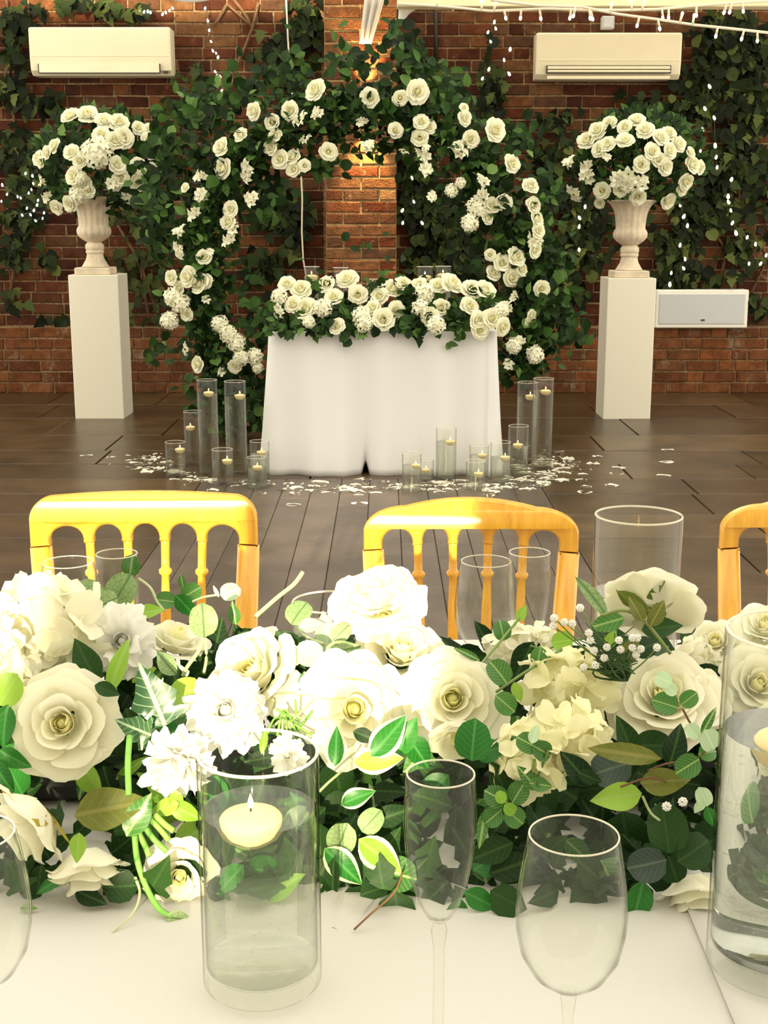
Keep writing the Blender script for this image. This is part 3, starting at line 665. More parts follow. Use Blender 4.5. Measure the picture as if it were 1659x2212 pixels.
lights('column of small white fairy lights beside the bare brown stems', [[(443, -10), (452, 66), (460, 110), (470, 124), (466, 155), (478, 190), (484, 212)], [(300, 22), (325, 27), (351, 31), (366, 23), (375, 16)]],
       [(443, 18), (449, 45), (452, 66), (456, 90), (460, 110), (467, 115), (471, 124), (465, 155), (470, 164), (476, 166), (479, 196), (484, 210), (500, 212), (303, 24), (311, 26), (319, 25), (325, 27), (351, 31), (358, 27), (366, 23), (373, 18)], WY-.13, BULBC, 'cable_dark', sc_b=.75)
lights('cluster of small white fairy lights beside the flower ball under the closed air conditioner', [[(2, 398), (40, 425), (60, 418), (72, 398), (56, 374)], [(48, 465), (72, 455), (95, 462), (78, 478)]],
       [(55, 375), (70, 380), (72, 397), (68, 410), (38, 425), (45, 428), (62, 417), (82, 433), (80, 443), (58, 450), (73, 455), (66, 464), (95, 460), (92, 472), (77, 477), (48, 465), (5, 400), (15, 420), (3, 435)], WY-.16, BULBC, 'cable_dark', sc_b=.75)
lights('sprinkle of tiny warm fairy lights in the thick ivy above the speaker', [[(1533, 187), (1523, 235), (1518, 280), (1512, 328)], [(1543, 255), (1545, 315), (1549, 362)], [(1580, 388), (1574, 430), (1582, 482), (1614, 513)], [(1470, 443), (1485, 488), (1469, 530), (1480, 560), (1447, 615)], [(1614, 513), (1655, 552), (1618, 570)]],
       [(1533, 187), (1523, 235), (1543, 255), (1518, 280), (1515, 305), (1545, 315), (1512, 328), (1547, 340), (1549, 362), (1580, 388), (1573, 425), (1574, 437), (1579, 455), (1582, 482), (1590, 504), (1614, 513), (1655, 552), (1618, 570), (1643, 570), (1470, 443), (1477, 468), (1485, 488), (1469, 530), (1480, 560), (1477, 580), (1447, 615), (1450, 590), (1632, 528)], WY-.17, BULB, 'cable_dark', sc_b=1.15)
lights('few tiny warm fairy lights in the dark ivy inside the arch opening', [[(884, 345), (890, 385), (894, 436), (870, 482)], [(1068, 48), (1054, 70), (1060, 90), (1056, 150), (1042, 170)], [(1102, 107), (1089, 130), (1100, 160)], [(1251, 490), (1252, 471), (1264, 447)]],
       [(869, 455), (870, 482), (894, 436), (890, 385), (912, 482), (884, 345), (1252, 471), (1251, 490), (1251, 540), (1264, 447), (1234, 585), (1068, 48), (1071, 62), (1054, 70), (1060, 90), (1102, 107), (1089, 130), (1056, 150), (1100, 160), (1042, 170), (650, 340), (700, 178), (548, 372)], WY-.16, BULB, 'cable_dark')

# ---------------------------------------------------------------- flower arch
AY = 7.9
arch = thing('flower_arch', 'tall arch of dark leaves and white flowers behind the cloth covered table', 'flower arch', (0, AY, 0))
center = [(500, 960), (490, 880), (470, 790), (452, 690), (432, 590), (432, 500), (455, 420), (505, 350), (575, 295), (670, 255), (780, 240), (885, 255), (975, 300), (1045, 380), (1095, 470), (1128, 560), (1140, 650), (1140, 740), (1120, 800)]
half = [45, 55, 80, 85, 80, 80, 85, 85, 85, 85, 85, 90, 95, 95, 95, 90, 90, 70, 40]
def arch_pt(s):
    k = min(int(s), len(center)-2); f = s-k
    return tuple(center[k][i]+(center[k+1][i]-center[k][i])*f for i in (0, 1)), half[k]+(half[k+1]-half[k])*f
ra = random.Random(5); spots = []
cc = (790, 560)
for i in range(5200):
    s = ra.uniform(0, len(center)-1.001); (u, v), hw = arch_pt(s); rr = min(1.25, abs(ra.gauss(0, .52))); a = ra.uniform(0, 6.283)
    du, dv = rr*hw*math.cos(a), rr*hw*math.sin(a)
    dep = .24*math.sqrt(max(0, 1-min(1, rr)**2))
    y = AY-dep*ra.uniform(-.9, 1.0)+ra.uniform(-.03, .03); p = at_y(u+du, v+dv, y)
    if p.z < .02: continue
    out = Vector((du, -60 if y < AY else 40, -dv*.9+25)).normalized()
    d = (out+Vector((ra.gauss(0, .6), ra.gauss(0, .4), ra.gauss(0, .6)))).normalized()
    spots.append((p, d, (ra.gauss(0, .5), -1, .6+ra.gauss(0, .5)), ra.uniform(.05, .085)))
# loose sprays reaching out of the arch
for (u, v, ru, rv, n) in [(745, 130, 40, 40, 36), (800, 140, 30, 35, 16), (860, 100, 25, 50, 34), (900, 130, 30, 40, 36), (960, 190, 40, 40, 60), (430, 240, 60, 45, 60), (480, 215, 50, 30, 50), (560, 190, 60, 40, 50), (640, 160, 50, 50, 46), (380, 290, 50, 40, 46), (340, 350, 40, 50, 60), (350, 430, 45, 45, 70), (330, 470, 30, 40, 40), (345, 520, 25, 30, 26), (1190, 640, 40, 60, 90), (1215, 720, 40, 40, 36), (1250, 725, 20, 12, 12), (1180, 560, 40, 50, 60), (1170, 420, 40, 60, 60), (1120, 300, 40, 40, 50), (560, 690, 30, 60, 50), (590, 440, 40, 40, 26), (700, 360, 40, 22, 30), (350, 740, 25, 30, 14), (550, 880, 22, 70, 90), (520, 840, 40, 30, 40)]:
    for k in range(n):
        p = at_y(u+ra.gauss(0, ru*.55), v+ra.gauss(0, rv*.55), AY-ra.uniform(-.1, .22))
        if p.z < .02: continue
        spots.append((p, (ra.gauss(0, .7), -.2, ra.gauss(.1, .8)), (ra.gauss(0, .5), -1, .5+ra.gauss(0, .5)), ra.uniform(.05, .09)))
spots.sort(key=lambda s: s[0].y)
spots = [(p-Vector((0, AY, 0)), d, n, s) for p, d, n, s in spots]
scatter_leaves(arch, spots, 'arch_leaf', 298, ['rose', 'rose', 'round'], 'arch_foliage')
mb = MB(); mb.tube([at_y(u, v, AY)-Vector((0, AY, 0)) for u, v in center], .03, 8); obj('arch_frame', mb.mesh('arch_frame', 'cable_dark'), arch)
ARCH_FL = [('r', 545, 240, 18), ('r', 625, 238, 20), ('r', 678, 193, 23), ('r', 797, 211, 20), ('r', 865, 212, 16), ('r', 903, 197, 24), ('r', 1006, 255, 17), ('r', 1003, 232, 10), ('r', 1072, 280, 24), ('r', 1108, 352, 19), ('r', 855, 280, 16), ('r', 910, 262, 16), ('r', 927, 272, 16), ('r', 907, 297, 18), ('r', 475, 315, 19), ('r', 478, 363, 21), ('r', 518, 290, 15), ('r', 587, 263, 16), ('r', 594, 291, 14), ('r', 583, 318, 16), ('r', 603, 343, 19), ('r', 630, 338, 17), ('r', 632, 365, 15), ('r', 657, 357, 14), ('r', 710, 327, 18), ('l', 650, 262, 24), ('l', 690, 250, 18), ('l', 780, 262, 16), ('l', 790, 320, 22), ('l', 660, 305, 18), ('r', 398, 405, 10), ('l', 432, 380, 18), ('l', 442, 418, 22), ('l', 540, 372, 26), ('l', 552, 430, 22), ('l', 417, 463, 20), ('r', 497, 452, 18), ('r', 490, 478, 17), ('l', 497, 500, 22), ('l', 492, 520, 20), ('l', 388, 505, 24), ('l', 392, 540, 22), ('r', 440, 553, 17), ('l', 455, 545, 14), ('r', 368, 600, 16), ('r', 403, 598, 22), ('r', 428, 612, 23), ('r', 443, 608, 16), ('r', 385, 622, 15), ('h', 372, 642, 20), ('h', 390, 655, 20), ('r', 403, 680, 14), ('h', 365, 692, 20), ('l', 445, 650, 16), ('h', 475, 700, 20), ('h', 492, 720, 20), ('h', 510, 740, 20), ('l', 405, 755, 16), ('r', 425, 787, 18), ('h', 520, 773, 18), ('h', 550, 770, 18), ('r', 505, 792, 15), ('h', 556, 795, 12), ('l', 480, 803, 16),
    ('l', 985, 332, 28), ('l', 1000, 315, 24), ('r', 1018, 300, 19), ('l', 912, 338, 22), ('l', 925, 372, 22), ('h', 975, 412, 14), ('h', 995, 395, 12), ('l', 1042, 392, 20), ('l', 1045, 420, 24), ('h', 1030, 448, 22), ('r', 1065, 442, 18), ('r', 1090, 437, 17), ('h', 1015, 482, 20), ('r', 1055, 470, 14), ('l', 935, 430, 16), ('r', 1148, 400, 18), ('r', 1155, 443, 18), ('r', 1162, 472, 19), ('r', 1165, 498, 16), ('l', 1145, 520, 20), ('l', 1160, 525, 18), ('r', 1158, 541, 17), ('r', 1118, 553, 21), ('r', 1060, 550, 13), ('r', 1085, 566, 19), ('r', 1067, 588, 17), ('r', 1108, 600, 19), ('r', 1130, 582, 15), ('r', 1172, 624, 17), ('r', 1150, 683, 14), ('r', 1145, 696, 11), ('l', 1095, 660, 16), ('h', 1110, 747, 18), ('h', 1155, 766, 21), ('l', 1105, 792, 18), ('l', 1110, 640, 14), ('l', 915, 320, 14), ('l', 870, 330, 12), ('l', 1125, 730, 14)]
for i, (k, u, v, s) in enumerate(ARCH_FL):
    y = AY-.24-.03*ra.random(); n = (((u-cc[0])/600)+ra.gauss(0, .25), -1, .25+ra.gauss(0, .25))
    far_flower(arch, k, at_y(u, v, y)-Vector((0, AY, 0)), n, px(y, s)*1.05, i+3)

# ---------------------------------------------------------------- plinths, urns and their arrangements
def plinth(label, u0, v0, u1, v1, vt):
    a, b = at_z(u0, v0), at_z(u1, v1); y = (a.y+b.y)/2; W_ = b.x-a.x; H = at_y(u0, vt, y).z
    t = thing('plinth', label, 'plinth', ((a.x+b.x)/2, y+W_/2, 0))
    m = MB(); m.box((0, 0, H/2), (W_, W_, H), ch=.004); obj('pedestal_body', m.mesh('pedestal_body', 'plinth', False), t)
    return Vector(((a.x+b.x)/2, y+W_/2, H)), W_
URN_P = [(.088, .045), (.088, .052), (.082, .058), (.072, .072), (.060, .09), (.053, .115), (.052, .125), (.060, .132), (.060, .142), (.055, .148), (.062, .155), (.062, .178), (.052, .19), (.046, .196), (.062, .204), (.090, .222), (.110, .246), (.112, .27), (.104, .288), (.096, .296), (.096, .31), (.099, .345), (.104, .38), (.114, .41), (.130, .436), (.150, .454), (.160, .462), (.158, .470), (.146, .462), (.10, .40), (.08, .30), (0, .29)]
def urn(label, p, sxy):
    t = thing('urn', label, 'urn', p)
    m = MB(); m.box((0, 0, .023), (.235, .235, .046), ch=.006); obj('base', m.mesh('base', 'urn', False), t)
    def mod(r_, z, a):
        if .205 < z < .45 and r_ > .06: return r_*(1+.045*abs(math.cos(8*a))-.02)
        if .06 < z < .13: return r_*(1+.03*math.cos(24*a))
        return r_
    m = MB(); m.lathe(URN_P, 96, mod=mod); o = obj('bowl', m.mesh('bowl', 'urn', True, 50), t, scale=(sxy, sxy, 1.07)); return t
def arrangement(label, up, cu, cv, ru, rv, fl, seed):
    r = random.Random(seed); y0 = up.y; t = thing('flower_arrangement', label, 'flowers', (up.x, y0, up.z+.46)); o = Vector((up.x, y0, up.z+.46)); spots = []
    for i in range(950):
        th_ = r.uniform(0, 6.283); rr = math.sqrt(r.random()); u = cu+ru*rr*math.cos(th_); v = cv+rv*rr*math.sin(th_)
        dep = .30*math.sqrt(1-rr*rr); y = y0-dep*r.uniform(-.7, 1.0)+.04; p = at_y(u, v, y)
        d = (p-o).normalized()+Vector((r.gauss(0, .5), r.gauss(0, .4), r.gauss(0, .5)))
        spots.append((p, d, (r.gauss(0, .5), -1, .7+r.gauss(0, .4)), r.uniform(.05, .085)))
    spots.sort(key=lambda s: s[0].y)
    scatter_leaves(t, [(p-o, d, n, s) for p, d, n, s in spots], 'arch_leaf', 150, ['rose', 'rose', 'ivy'])
    m = MB(); m.tube([(0, 0, -.12), (0, 0, .0), (0, -.01, .12)], [.05, .07, .03], 10); obj('stem_bundle', m.mesh('stem_bundle', 'stem'), t)
    for i, (k, u, v, s) in enumerate(fl):
        rr = min(1, math.hypot((u-cu)/ru, (v-cv)/rv)); y = y0-.34*math.sqrt(1-rr*rr*.9)+.0; n = ((u-cu)/ru*.9+r.gauss(0, .15), -1, -(v-cv)/rv*.7+.25+r.gauss(0, .15))
        far_flower(t, k, at_y(u, v, y)-o, n, px(y, s)*1.08, i+seed)
pl, plw = plinth('white square plinth under the urn beside the closed air conditioner', 163, 906, 268, 906, 594)
pr, prw = plinth('white square plinth beside the wall speaker', 1302, 906, 1405, 907, 601)
UL = Vector((pl.x-.01, pl.y-.02, pl.z)); UR = Vector((pr.x+.0, pr.y-.02, pr.z))
urn('fluted cream stone urn with stained grooves on the plinth without the speaker', UL, 1.0)
urn('fluted cream stone urn on the plinth next to the speaker', UR, 1.0)
arrangement('big ball of white roses and hydrangea spilling over the urn near the closed air conditioner', UL, 212, 350, 135, 112, [('r', 150, 247, 19), ('r', 188, 243, 21), ('r', 225, 257, 19), ('r', 258, 262, 20), ('r', 218, 287, 18), ('r', 249, 302, 19), ('r', 268, 297, 20), ('r', 300, 275, 14), ('r', 325, 280, 15), ('r', 322, 300, 15), ('r', 327, 328, 15), ('r', 115, 313, 16), ('r', 80, 340, 15), ('r', 98, 330, 14), ('r', 152, 327, 16), ('r', 170, 347, 16), ('h', 208, 330, 31), ('r', 255, 355, 18), ('r', 262, 383, 17), ('r', 300, 357, 17), ('r', 300, 395, 19), ('r', 332, 372, 19), ('r', 157, 378, 19), ('r', 175, 395, 19), ('h', 170, 420, 20), ('r', 190, 412, 14), ('r', 148, 440, 17), ('r', 120, 450, 15), ('l', 95, 395, 18), ('l', 282, 425, 20), ('l', 245, 405, 22), ('l', 100, 425, 16), ('l', 320, 415, 18), ('r', 85, 350, 12), ('h', 175, 385, 14)], 11)
arrangement('big ball of white roses and lilies spilling over the urn above the speaker plinth', UR, 1385, 345, 138, 105, [('r', 1266, 300, 19), ('r', 1289, 280, 18), ('r', 1311, 310, 18), ('r', 1293, 320, 17), ('r', 1316, 264, 16), ('r', 1376, 256, 17), ('r', 1394, 278, 19), ('r', 1351, 300, 18), ('r', 1349, 272, 15), ('r', 1429, 295, 18), ('r', 1446, 285, 16), ('r', 1469, 310, 16), ('r', 1449, 325, 17), ('r', 1411, 326, 18), ('r', 1386, 355, 18), ('r', 1424, 345, 15), ('r', 1441, 360, 18), ('r', 1494, 328, 12), ('r', 1499, 355, 19), ('r', 1514, 362, 15), ('r', 1484, 395, 18), ('r', 1476, 410, 13), ('r', 1446, 436, 17), ('l', 1341, 382, 26), ('l', 1362, 390, 26), ('l', 1394, 395, 22), ('r', 1339, 410, 15), ('r', 1379, 425, 17), ('r', 1299, 412, 17), ('l', 1269, 390, 22), ('l', 1264, 360, 18), ('l', 1229, 355, 22), ('l', 1246, 415, 22), ('r', 1294, 440, 11), ('l', 1310, 340, 14)], 12)

# ---------------------------------------------------------------- far table with cloth and floral runner
TZ = .75
f0, f1 = at_z(578, 720, TZ), at_z(1075, 720, TZ); TYF = (f0.y+f1.y)/2+.10; TYB = TYF+.78; TX0, TX1 = f0.x, f1.x
hx, hy = (TX1-TX0)/2*1.015, (TYB-TYF)/2; tcx, tcy = (TX0+TX1)/2, (TYF+TYB)/2
def rrect(hx, hy, r_, n):
    per = [];  seg = [(hx-r_, -hy, 0), ]
    pts = []
    for cx, cy, a0 in ((hx-r_, -hy+r_, -90), (hx-r_, hy-r_, 0), (-hx+r_, hy-r_, 90), (-hx+r_, -hy+r_, 180)):
        for k in range(9):
            a = R(a0+90*k/8); pts.append(Vector((cx+r_*math.cos(a), cy+r_*math.sin(a), 0)))
    L = [0]
    for i in range(len(pts)): L.append(L[-1]+(pts[(i+1) % len(pts)]-pts[i]).length)
    out = []
    j = 0
    for k in range(n):
        s = L[-1]*k/n
        while L[j+1] < s: j += 1
        f = (s-L[j])/(L[j+1]-L[j]+1e-9); out.append(pts[j].lerp(pts[(j+1) % len(pts)], f))
    return out, L[-1]
def draped(name, mat, cx, cy, hx, hy, zt, zb, flare, fold, nf, seed, label, cat, gap=None):
    n = 520; P_, Ltot = rrect(hx, hy, .05, n); r = random.Random(seed); V = []; F = []
    ph = [r.uniform(0, 6) for _ in range(6)]
    rows_ = [0, .02, .06, .15, .3, .5, .7, .85, .95, 1.0]
    for t_ in rows_:
        for k in range(n):
            p = P_[k]; q = P_[(k+1) % n]; d = (q-P_[k-1]).normalized(); nn = Vector((d.y, -d.x, 0)); s = k/n*2*math.pi
            w_ = math.sin(nf*s+1.2*math.sin(3*s+ph[0])+ph[1])*.6+math.sin(nf*1.7*s+ph[2])*.35+.3*math.sin(nf*.5*s+ph[3])
            off = flare*t_+fold*w_*t_**.75; z = zt+(zb-zt)*t_
            if gap and abs(p.x-gap) < .022 and p.y < 0 and t_ > .8:
                g_ = 1-abs(p.x-gap)/.022; z += (t_-.8)/.2*.06*g_; off -= .05*g_*(t_-.8)/.2
            V.append((cx+p.x+nn.x*off, cy+p.y+nn.y*off, z))
    for j in range(len(rows_)-1):
        for k in range(n): F.append((j*n+k, j*n+(k+1) % n, (j+1)*n+(k+1) % n, (j+1)*n+k)[::-1])
    F.append(tuple(range(n)))
    mb = MB(); mb.add(V, F); o = obj(name, mb.mesh(name, mat, True, 60), label=label, cat=cat); o.modifiers.new('thick', 'SOLIDIFY').thickness = .002; return o
draped('tablecloth', 'cloth', tcx, tcy, hx, hy, TZ, .004, .05, .034, 13, 4, 'white tablecloth in soft folds to the floor under the flower arch', 'tablecloth', gap=-.09)
t = thing('table', 'trestle table hidden under the white floor length cloth below the arch', 'table', (tcx, tcy, 0))
m = MB(); m.box((0, 0, TZ-.016), (hx*2-.06, hy*2-.06, .025)); obj('tabletop', m.mesh('tabletop', 'wood', False), t)
for sx in (-1, 1):
    for sy in (-1, 1): m = MB(); m.box((sx*(hx-.1), sy*(hy-.1), (TZ-.029)/2), (.04, .04, TZ-.029)); obj('leg', m.mesh('leg', 'wood', False), t)
RY = TYF+.13
runner = thing('floral_runner', 'long low runner of white roses and greenery on the table under the arch', 'flowers', (tcx, RY, TZ))
ro = Vector((tcx, RY, TZ)); rr_ = random.Random(8)
zf = lambda zx, zy: (520+zx/2.72, 560+zy/2.72)
RUN = [('r', 270, 140, 52), ('r', 350, 170, 62), ('r', 375, 285, 66), ('r', 305, 262, 52), ('h', 225, 220, 48), ('l', 235, 310, 50), ('h', 480, 285, 58), ('r', 545, 215, 54), ('r', 500, 140, 54), ('r', 620, 108, 66), ('r', 690, 205, 58), ('r', 810, 210, 56), ('r', 770, 280, 48), ('h', 710, 330, 54), ('r', 915, 300, 56), ('r', 840, 350, 66), ('h', 725, 378, 52), ('r', 560, 390, 50), ('r', 895, 165, 66), ('r', 955, 135, 50), ('h', 1080, 195, 62), ('r', 1045, 140, 46), ('r', 1250, 135, 68), ('r', 1160, 150, 52), ('r', 1360, 170, 62), ('r', 1440, 175, 62), ('r', 1180, 280, 52), ('r', 1350, 270, 56), ('h', 1060, 290, 54), ('r', 1110, 340, 54), ('h', 1150, 385, 56), ('r', 1400, 360, 58), ('r', 1480, 345, 58), ('r', 1410, 420, 50), ('r', 1545, 400, 54), ('h', 1530, 300, 48), ('h', 400, 370, 36), ('l', 1090, 180, 40)]
spots = []
for (zx, zy, s, n_) in [(450, 170, 60, 20), (600, 320, 80, 60), (990, 200, 60, 36), (1010, 330, 70, 46), (1250, 300, 80, 56), (1280, 380, 70, 40), (250, 380, 80, 46), (700, 410, 70, 26), (440, 440, 45, 26), (1040, 450, 45, 12), (1090, 440, 30, 8), (1210, 490, 30, 5), (340, 430, 60, 16), (960, 390, 90, 40), (560, 250, 60, 20), (800, 160, 60, 16), (1350, 220, 60, 16), (1450, 260, 60, 24), (200, 300, 40, 16), (480, 390, 60, 26), (640, 450, 30, 6), (1310, 450, 40, 10), (180, 420, 40, 12), (800, 300, 500, 120)]:
    for k in range(n_):
        u, v = zf(zx+rr_.gauss(0, s*.5), zy+rr_.gauss(0, s*.4)); dep = max(0, 1-abs((v-660)/75)); y = TYF+(.03 if k % 5 < 3 else -.05)+.03*rr_.random()+max(0, (700-v)/130)*.24
        if v > 736 and not any(abs(u-q) < 16 for q in (682, 892, 965, 1000)): continue
        p = at_y(u, v, y)
        spots.append((p-ro, (rr_.gauss(0, .7), -.3, rr_.gauss(-.1, .7)), (rr_.gauss(0, .4), -1, .6+rr_.gauss(0, .4)), rr_.uniform(.04, .065)))
spots.sort(key=lambda s: s[0].y)
scatter_leaves(runner, spots, 'arch_leaf', 220, ['rose', 'round', 'ivy'])
m = MB(); m.box((0, .06, .03), (hx*1.85, .20, .06), ch=.01); obj('tray', m.mesh('tray', 'tray', False), runner)
for i, (k, zx, zy, s) in enumerate(RUN):
    u, v = zf(zx, zy); y = TYF-.06+max(0, (700-v)/130)*.24; n = ((zx-850)/1400+rr_.gauss(0, .2), -1, .45+(300-zy)/400+rr_.gauss(0, .15))
    far_flower(runner, k, at_y(u, v, y)-ro, n, px(y, s/2.72)*1.05, i+31)

# ---------------------------------------------------------------- vases and candles
def vase_mesh(rad, h, base_t, wall, n=40):
    mb = MB(); b = .004
    mb.lathe([(0, 0), (rad-b, 0), (rad, b), (rad, h-.0015), (rad-wall*.5, h), (rad-wall, h-.0015), (rad-wall, base_t+.003), (rad-wall-.003, base_t), (0, base_t)], n)
    return mb.mesh('glass_wall', 'glass', True, 40)
def water_mesh(rad, z0, z1, mat, n=40):
    mb = MB(); mb.lathe([(0, z0), (rad-.004, z0), (rad, z0+.003), (rad, z1-.001), (rad, z1), (0, z1)], n); return mb.mesh('water', mat, True, 40)
def rim_glint(t, r_, z, wr, n=48):
    mb = MB(); mb.tube([(r_*math.cos(2*math.pi*k/n), r_*math.sin(2*math.pi*k/n), z) for k in range(n+1)], wr, 6); obj('rim', mb.mesh('rim', 'glass_rim'), t)
def candle(label, p, r_, flame=True, group=None):
    t = thing('floating_candle', label, 'candle', p)
    if group: t['group'] = group
    mb = MB(); prof = [(0, -.78), (.42, -.72), (.76, -.50), (.97, -.15), (1.0, .06), (.92, .17), (.6, .27), (.2, .30), (0, .29)]
    mb.lathe([(a*r_, z*r_) for a, z in prof], 28); obj('wax_body', mb.mesh('wax_body', 'wax'), t)
    mb = MB(); mb.tube([(0, 0, .27*r_), (0, 0, .5*r_)], .03*r_, 6); obj('wick', mb.mesh('wick', 'wick'), t)
    mb = MB(); mb.lathe([(0, .40), (.07, .46), (.10, .56), (.07, .70), (.03, .82), (0, .90)], 10); me = MB().lathe([(a*r_, z*r_) for a, z in [(0, .40), (.07, .46), (.10, .56), (.07, .70), (.03, .82), (0, .92)]], 10).mesh('flame', 'flame')
    obj('flame', me, t)
    return t
def vase(label, clabel, p, rad, h, level, cdx=0, cdy=0, cr=None, near=False, base_t=None, wall=.0025, bubbles=0, name='cylinder_vase', wmat=None):
    t = thing(name, label, 'vase', p); bt = base_t or .012
    obj('glass_wall', vase_mesh(rad, h, bt, wall, 64 if near else 32), t)
    rim_glint(t, rad-wall*.5, h, wall*.5)
    obj('water', water_mesh(rad-wall-.0006, bt+.0006, level, wmat or ('water' if near else 'water_far'), 64 if near else 28), t)
    if bubbles:
        r = random.Random(int(p[0]*1000)); mb = MB(); o8 = [(1, 0, 0), (0, 1, 0), (-1, 0, 0), (0, -1, 0), (0, 0, 1), (0, 0, -1)]; f8 = [(0, 1, 4), (1, 2, 4), (2, 3, 4), (3, 0, 4), (1, 0, 5), (2, 1, 5), (3, 2, 5), (0, 3, 5)]
        for k in range(bubbles):
            a = r.uniform(0, 6.283); q = rad-wall-.0022; s = r.uniform(.0005, .0011)
            mb.add(o8, f8, 0, TRS((q*math.cos(a), q*math.sin(a), bt+(level-bt-.01)*r.random()**1.3), Quaternion(), s))
        obj('bubbles', mb.mesh('bubbles', 'bubble'), t, kind='stuff')
    if clabel:
        cr = cr or rad*.48; candle(clabel, Vector(p)+Vector((cdx, cdy, level-.02*cr)), cr)
    return t
FV = [ # u, base v, width px, top v, water v, candle u, which
    (381, 1034, 44, 952, 968, 391, 'short', 'standing apart, farthest from the cloth'),
    (420, 1010, 40, 886, 920, 414, 'mid height', 'tucked behind the shortest one, beside the twin tall ones'),
    (453, 1030, 44, 818, 846, 456, 'tall', 'of the pair at the arch foot, farther from the cloth'),
    (512, 1030, 46, 821, 852, 523, 'tall', 'of the pair at the arch foot, nearer the cloth'),
    (482, 1052, 46, 968, 992, 494, 'short', 'in front of the tall pair, ringed by petals'),
    (562, 1040, 42, 950, 974, 566, 'short', 'at the cloth corner, hidden behind a stubby one'),
    (556, 1060, 42, 985, 1006, 557, 'stubby', 'before the cloth corner, half filled'),
    (889, 1068, 42, 976, 1002, 901, 'short', 'directly above the arched top of the sunny chair'),
    (918, 1041, 38, 990, 1012, 920, 'small', 'against the cloth, mostly hidden by a short one'),
    (963, 1039, 44, 921, 951, 972, 'mid height', 'standing alone against the middle of the cloth'),
    (1034, 1043, 42, 958, 980, 1041, 'short', 'directly behind the low half filled one'),
    (1027, 1064, 42, 993, 1020, 1033, 'low half filled', 'on a bed of petals'),
    (1080, 1047, 44, 952, 985, 1092, 'short', 'between the low half filled one and the petal edge'),
    (1118, 1032, 44, 917, 958, 1117, 'mid height', 'in front of the tall pair by the cloth edge'),
    (1136, 1006, 44, 823, 853, 1142, 'tall', 'of the pair by the thick petals, nearer the cloth'),
    (1169, 1018, 44, 815, 842, 1174, 'tall', 'of the pair by the thick petals, farther from the cloth')]
vase_spots = []
for (u, vb, wpx, vt, vw, cu, size, where) in FV:
    p = at_z(u, vb-3, 0); p.z = .001; y = p.y; rad = px(y, wpx/2, 0); h = at_y(u, vt+3, y).z; lv = at_y(u, vw+3, y).z
    vase_spots.append((p.x, p.y, rad))
    vase('%s glass vase %s' % (size, where), 'lit candle in %s vase %s' % (size, where), p, rad, h, lv, cdx=max(-rad*.45, min(rad*.45, px(y, cu-u, 0))), cr=rad*.5)
TV = [(673, 36, 576, 597, 'square looking clear candle vase at the pale cable end of the table'), (736, 36, 578, 600, 'clear candle vase behind the highest rose of the runner'), (805, 34, 603, 617, 'low clear candle vase in the dip of the runner before the pillar'), (918, 37, 576, 598, 'clear vase behind the runner, of a close pair, nearer the pillar'), (957, 36, 575, 594, 'clear vase behind the runner, of a close pair, farther from the pillar')]
for (u, wpx, vt, vw, lab) in TV:
    y = TYF+.52; p = at_y(u, 690, y); p.z = TZ+.003; p.x = at_y(u, vw, y).x; rad = px(y, wpx/2); h = at_y(u, vt, y).z-p.z; lv = at_y(u, vw, y).z-p.z
    vase(lab, 'lit candle in '+lab, p, rad, h, lv, cr=rad*.72, name='candle_vase')

# ---------------------------------------------------------------- near table, cloths, glasses, vases
NYB = at_z(960, 1382, TZ).y
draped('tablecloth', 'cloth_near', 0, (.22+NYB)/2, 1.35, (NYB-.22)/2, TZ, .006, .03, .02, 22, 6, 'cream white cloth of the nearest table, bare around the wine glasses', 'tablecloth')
t = thing('table', 'long dining table under the nearest cream cloth', 'table', (0, (.22+NYB)/2, 0))
m = MB(); m.box((0, 0, TZ-.018), (2.6, NYB-.30, .028)); obj('tabletop', m.mesh('tabletop', 'wood', False), t)
for sx in (-1, 1):
    for sy in (-1, 1): m = MB(); m.box((sx*1.2, sy*.55, (TZ-.032)/2), (.05, .05, TZ-.032)); obj('leg', m.mesh('leg', 'wood', False), t)
sx0 = at_z(1500, 2010, TZ).x; sx1 = at_z(1560, 2205, TZ).x
m = MB()
def fn(uu, t_):
    x = (sx1+(sx0-sx1)*t_*2.2)*(1-uu)+1.30*uu; return (x, .30+(NYB-.34)*t_, TZ+.0022+.0012*math.exp(-(uu*30)**2))
m.grid(fn, 40, 30); o = obj('tablecloth', m.mesh('tablecloth', 'cloth_near'), label='edge of a second cream cloth overlapping under the big vase with bubbles', cat='tablecloth'); o.modifiers.new('thick', 'SOLIDIFY').thickness = .0015
def glass_obj(name, label, cat, p, bowl, stem_r, foot_r, zb, n=48):
    """bowl: outer profile (r,z) from the bottom up; zb: z where the bowl starts"""
    t = thing(name, label, cat, p); w_ = .0011
    mb = MB(); outer = bowl; inner = [(max(r_-w_, 0), z+(.002 if i == 0 else 0)) for i, (r_, z) in enumerate(bowl)]
    prof = outer+[(outer[-1][0]-w_*.5, outer[-1][1]+.0006)]+inner[::-1]; prof[-1] = (0, inner[0][1]+.0015)
    mb.lathe(prof, n); obj('bowl', mb.mesh('bowl', 'glass', True, 60), t)
    rim_glint(t, outer[-1][0]-w_*.5, outer[-1][1], w_*.55)
    mb = MB(); mb.lathe([(stem_r*1.2, .0045), (stem_r, .02), (stem_r, zb-.02), (stem_r*1.5, zb-.006), (bowl[0][0]+.0006, zb)], 20); obj('stem', mb.mesh('stem', 'glass', True, 60), t)
    mb = MB(); mb.lathe([(0, 0), (foot_r, 0), (foot_r, .0012), (foot_r*.5, .0025), (stem_r*1.4, .0045), (0, .0046)], n); obj('foot', mb.mesh('foot', 'glass', True, 60), t); return t
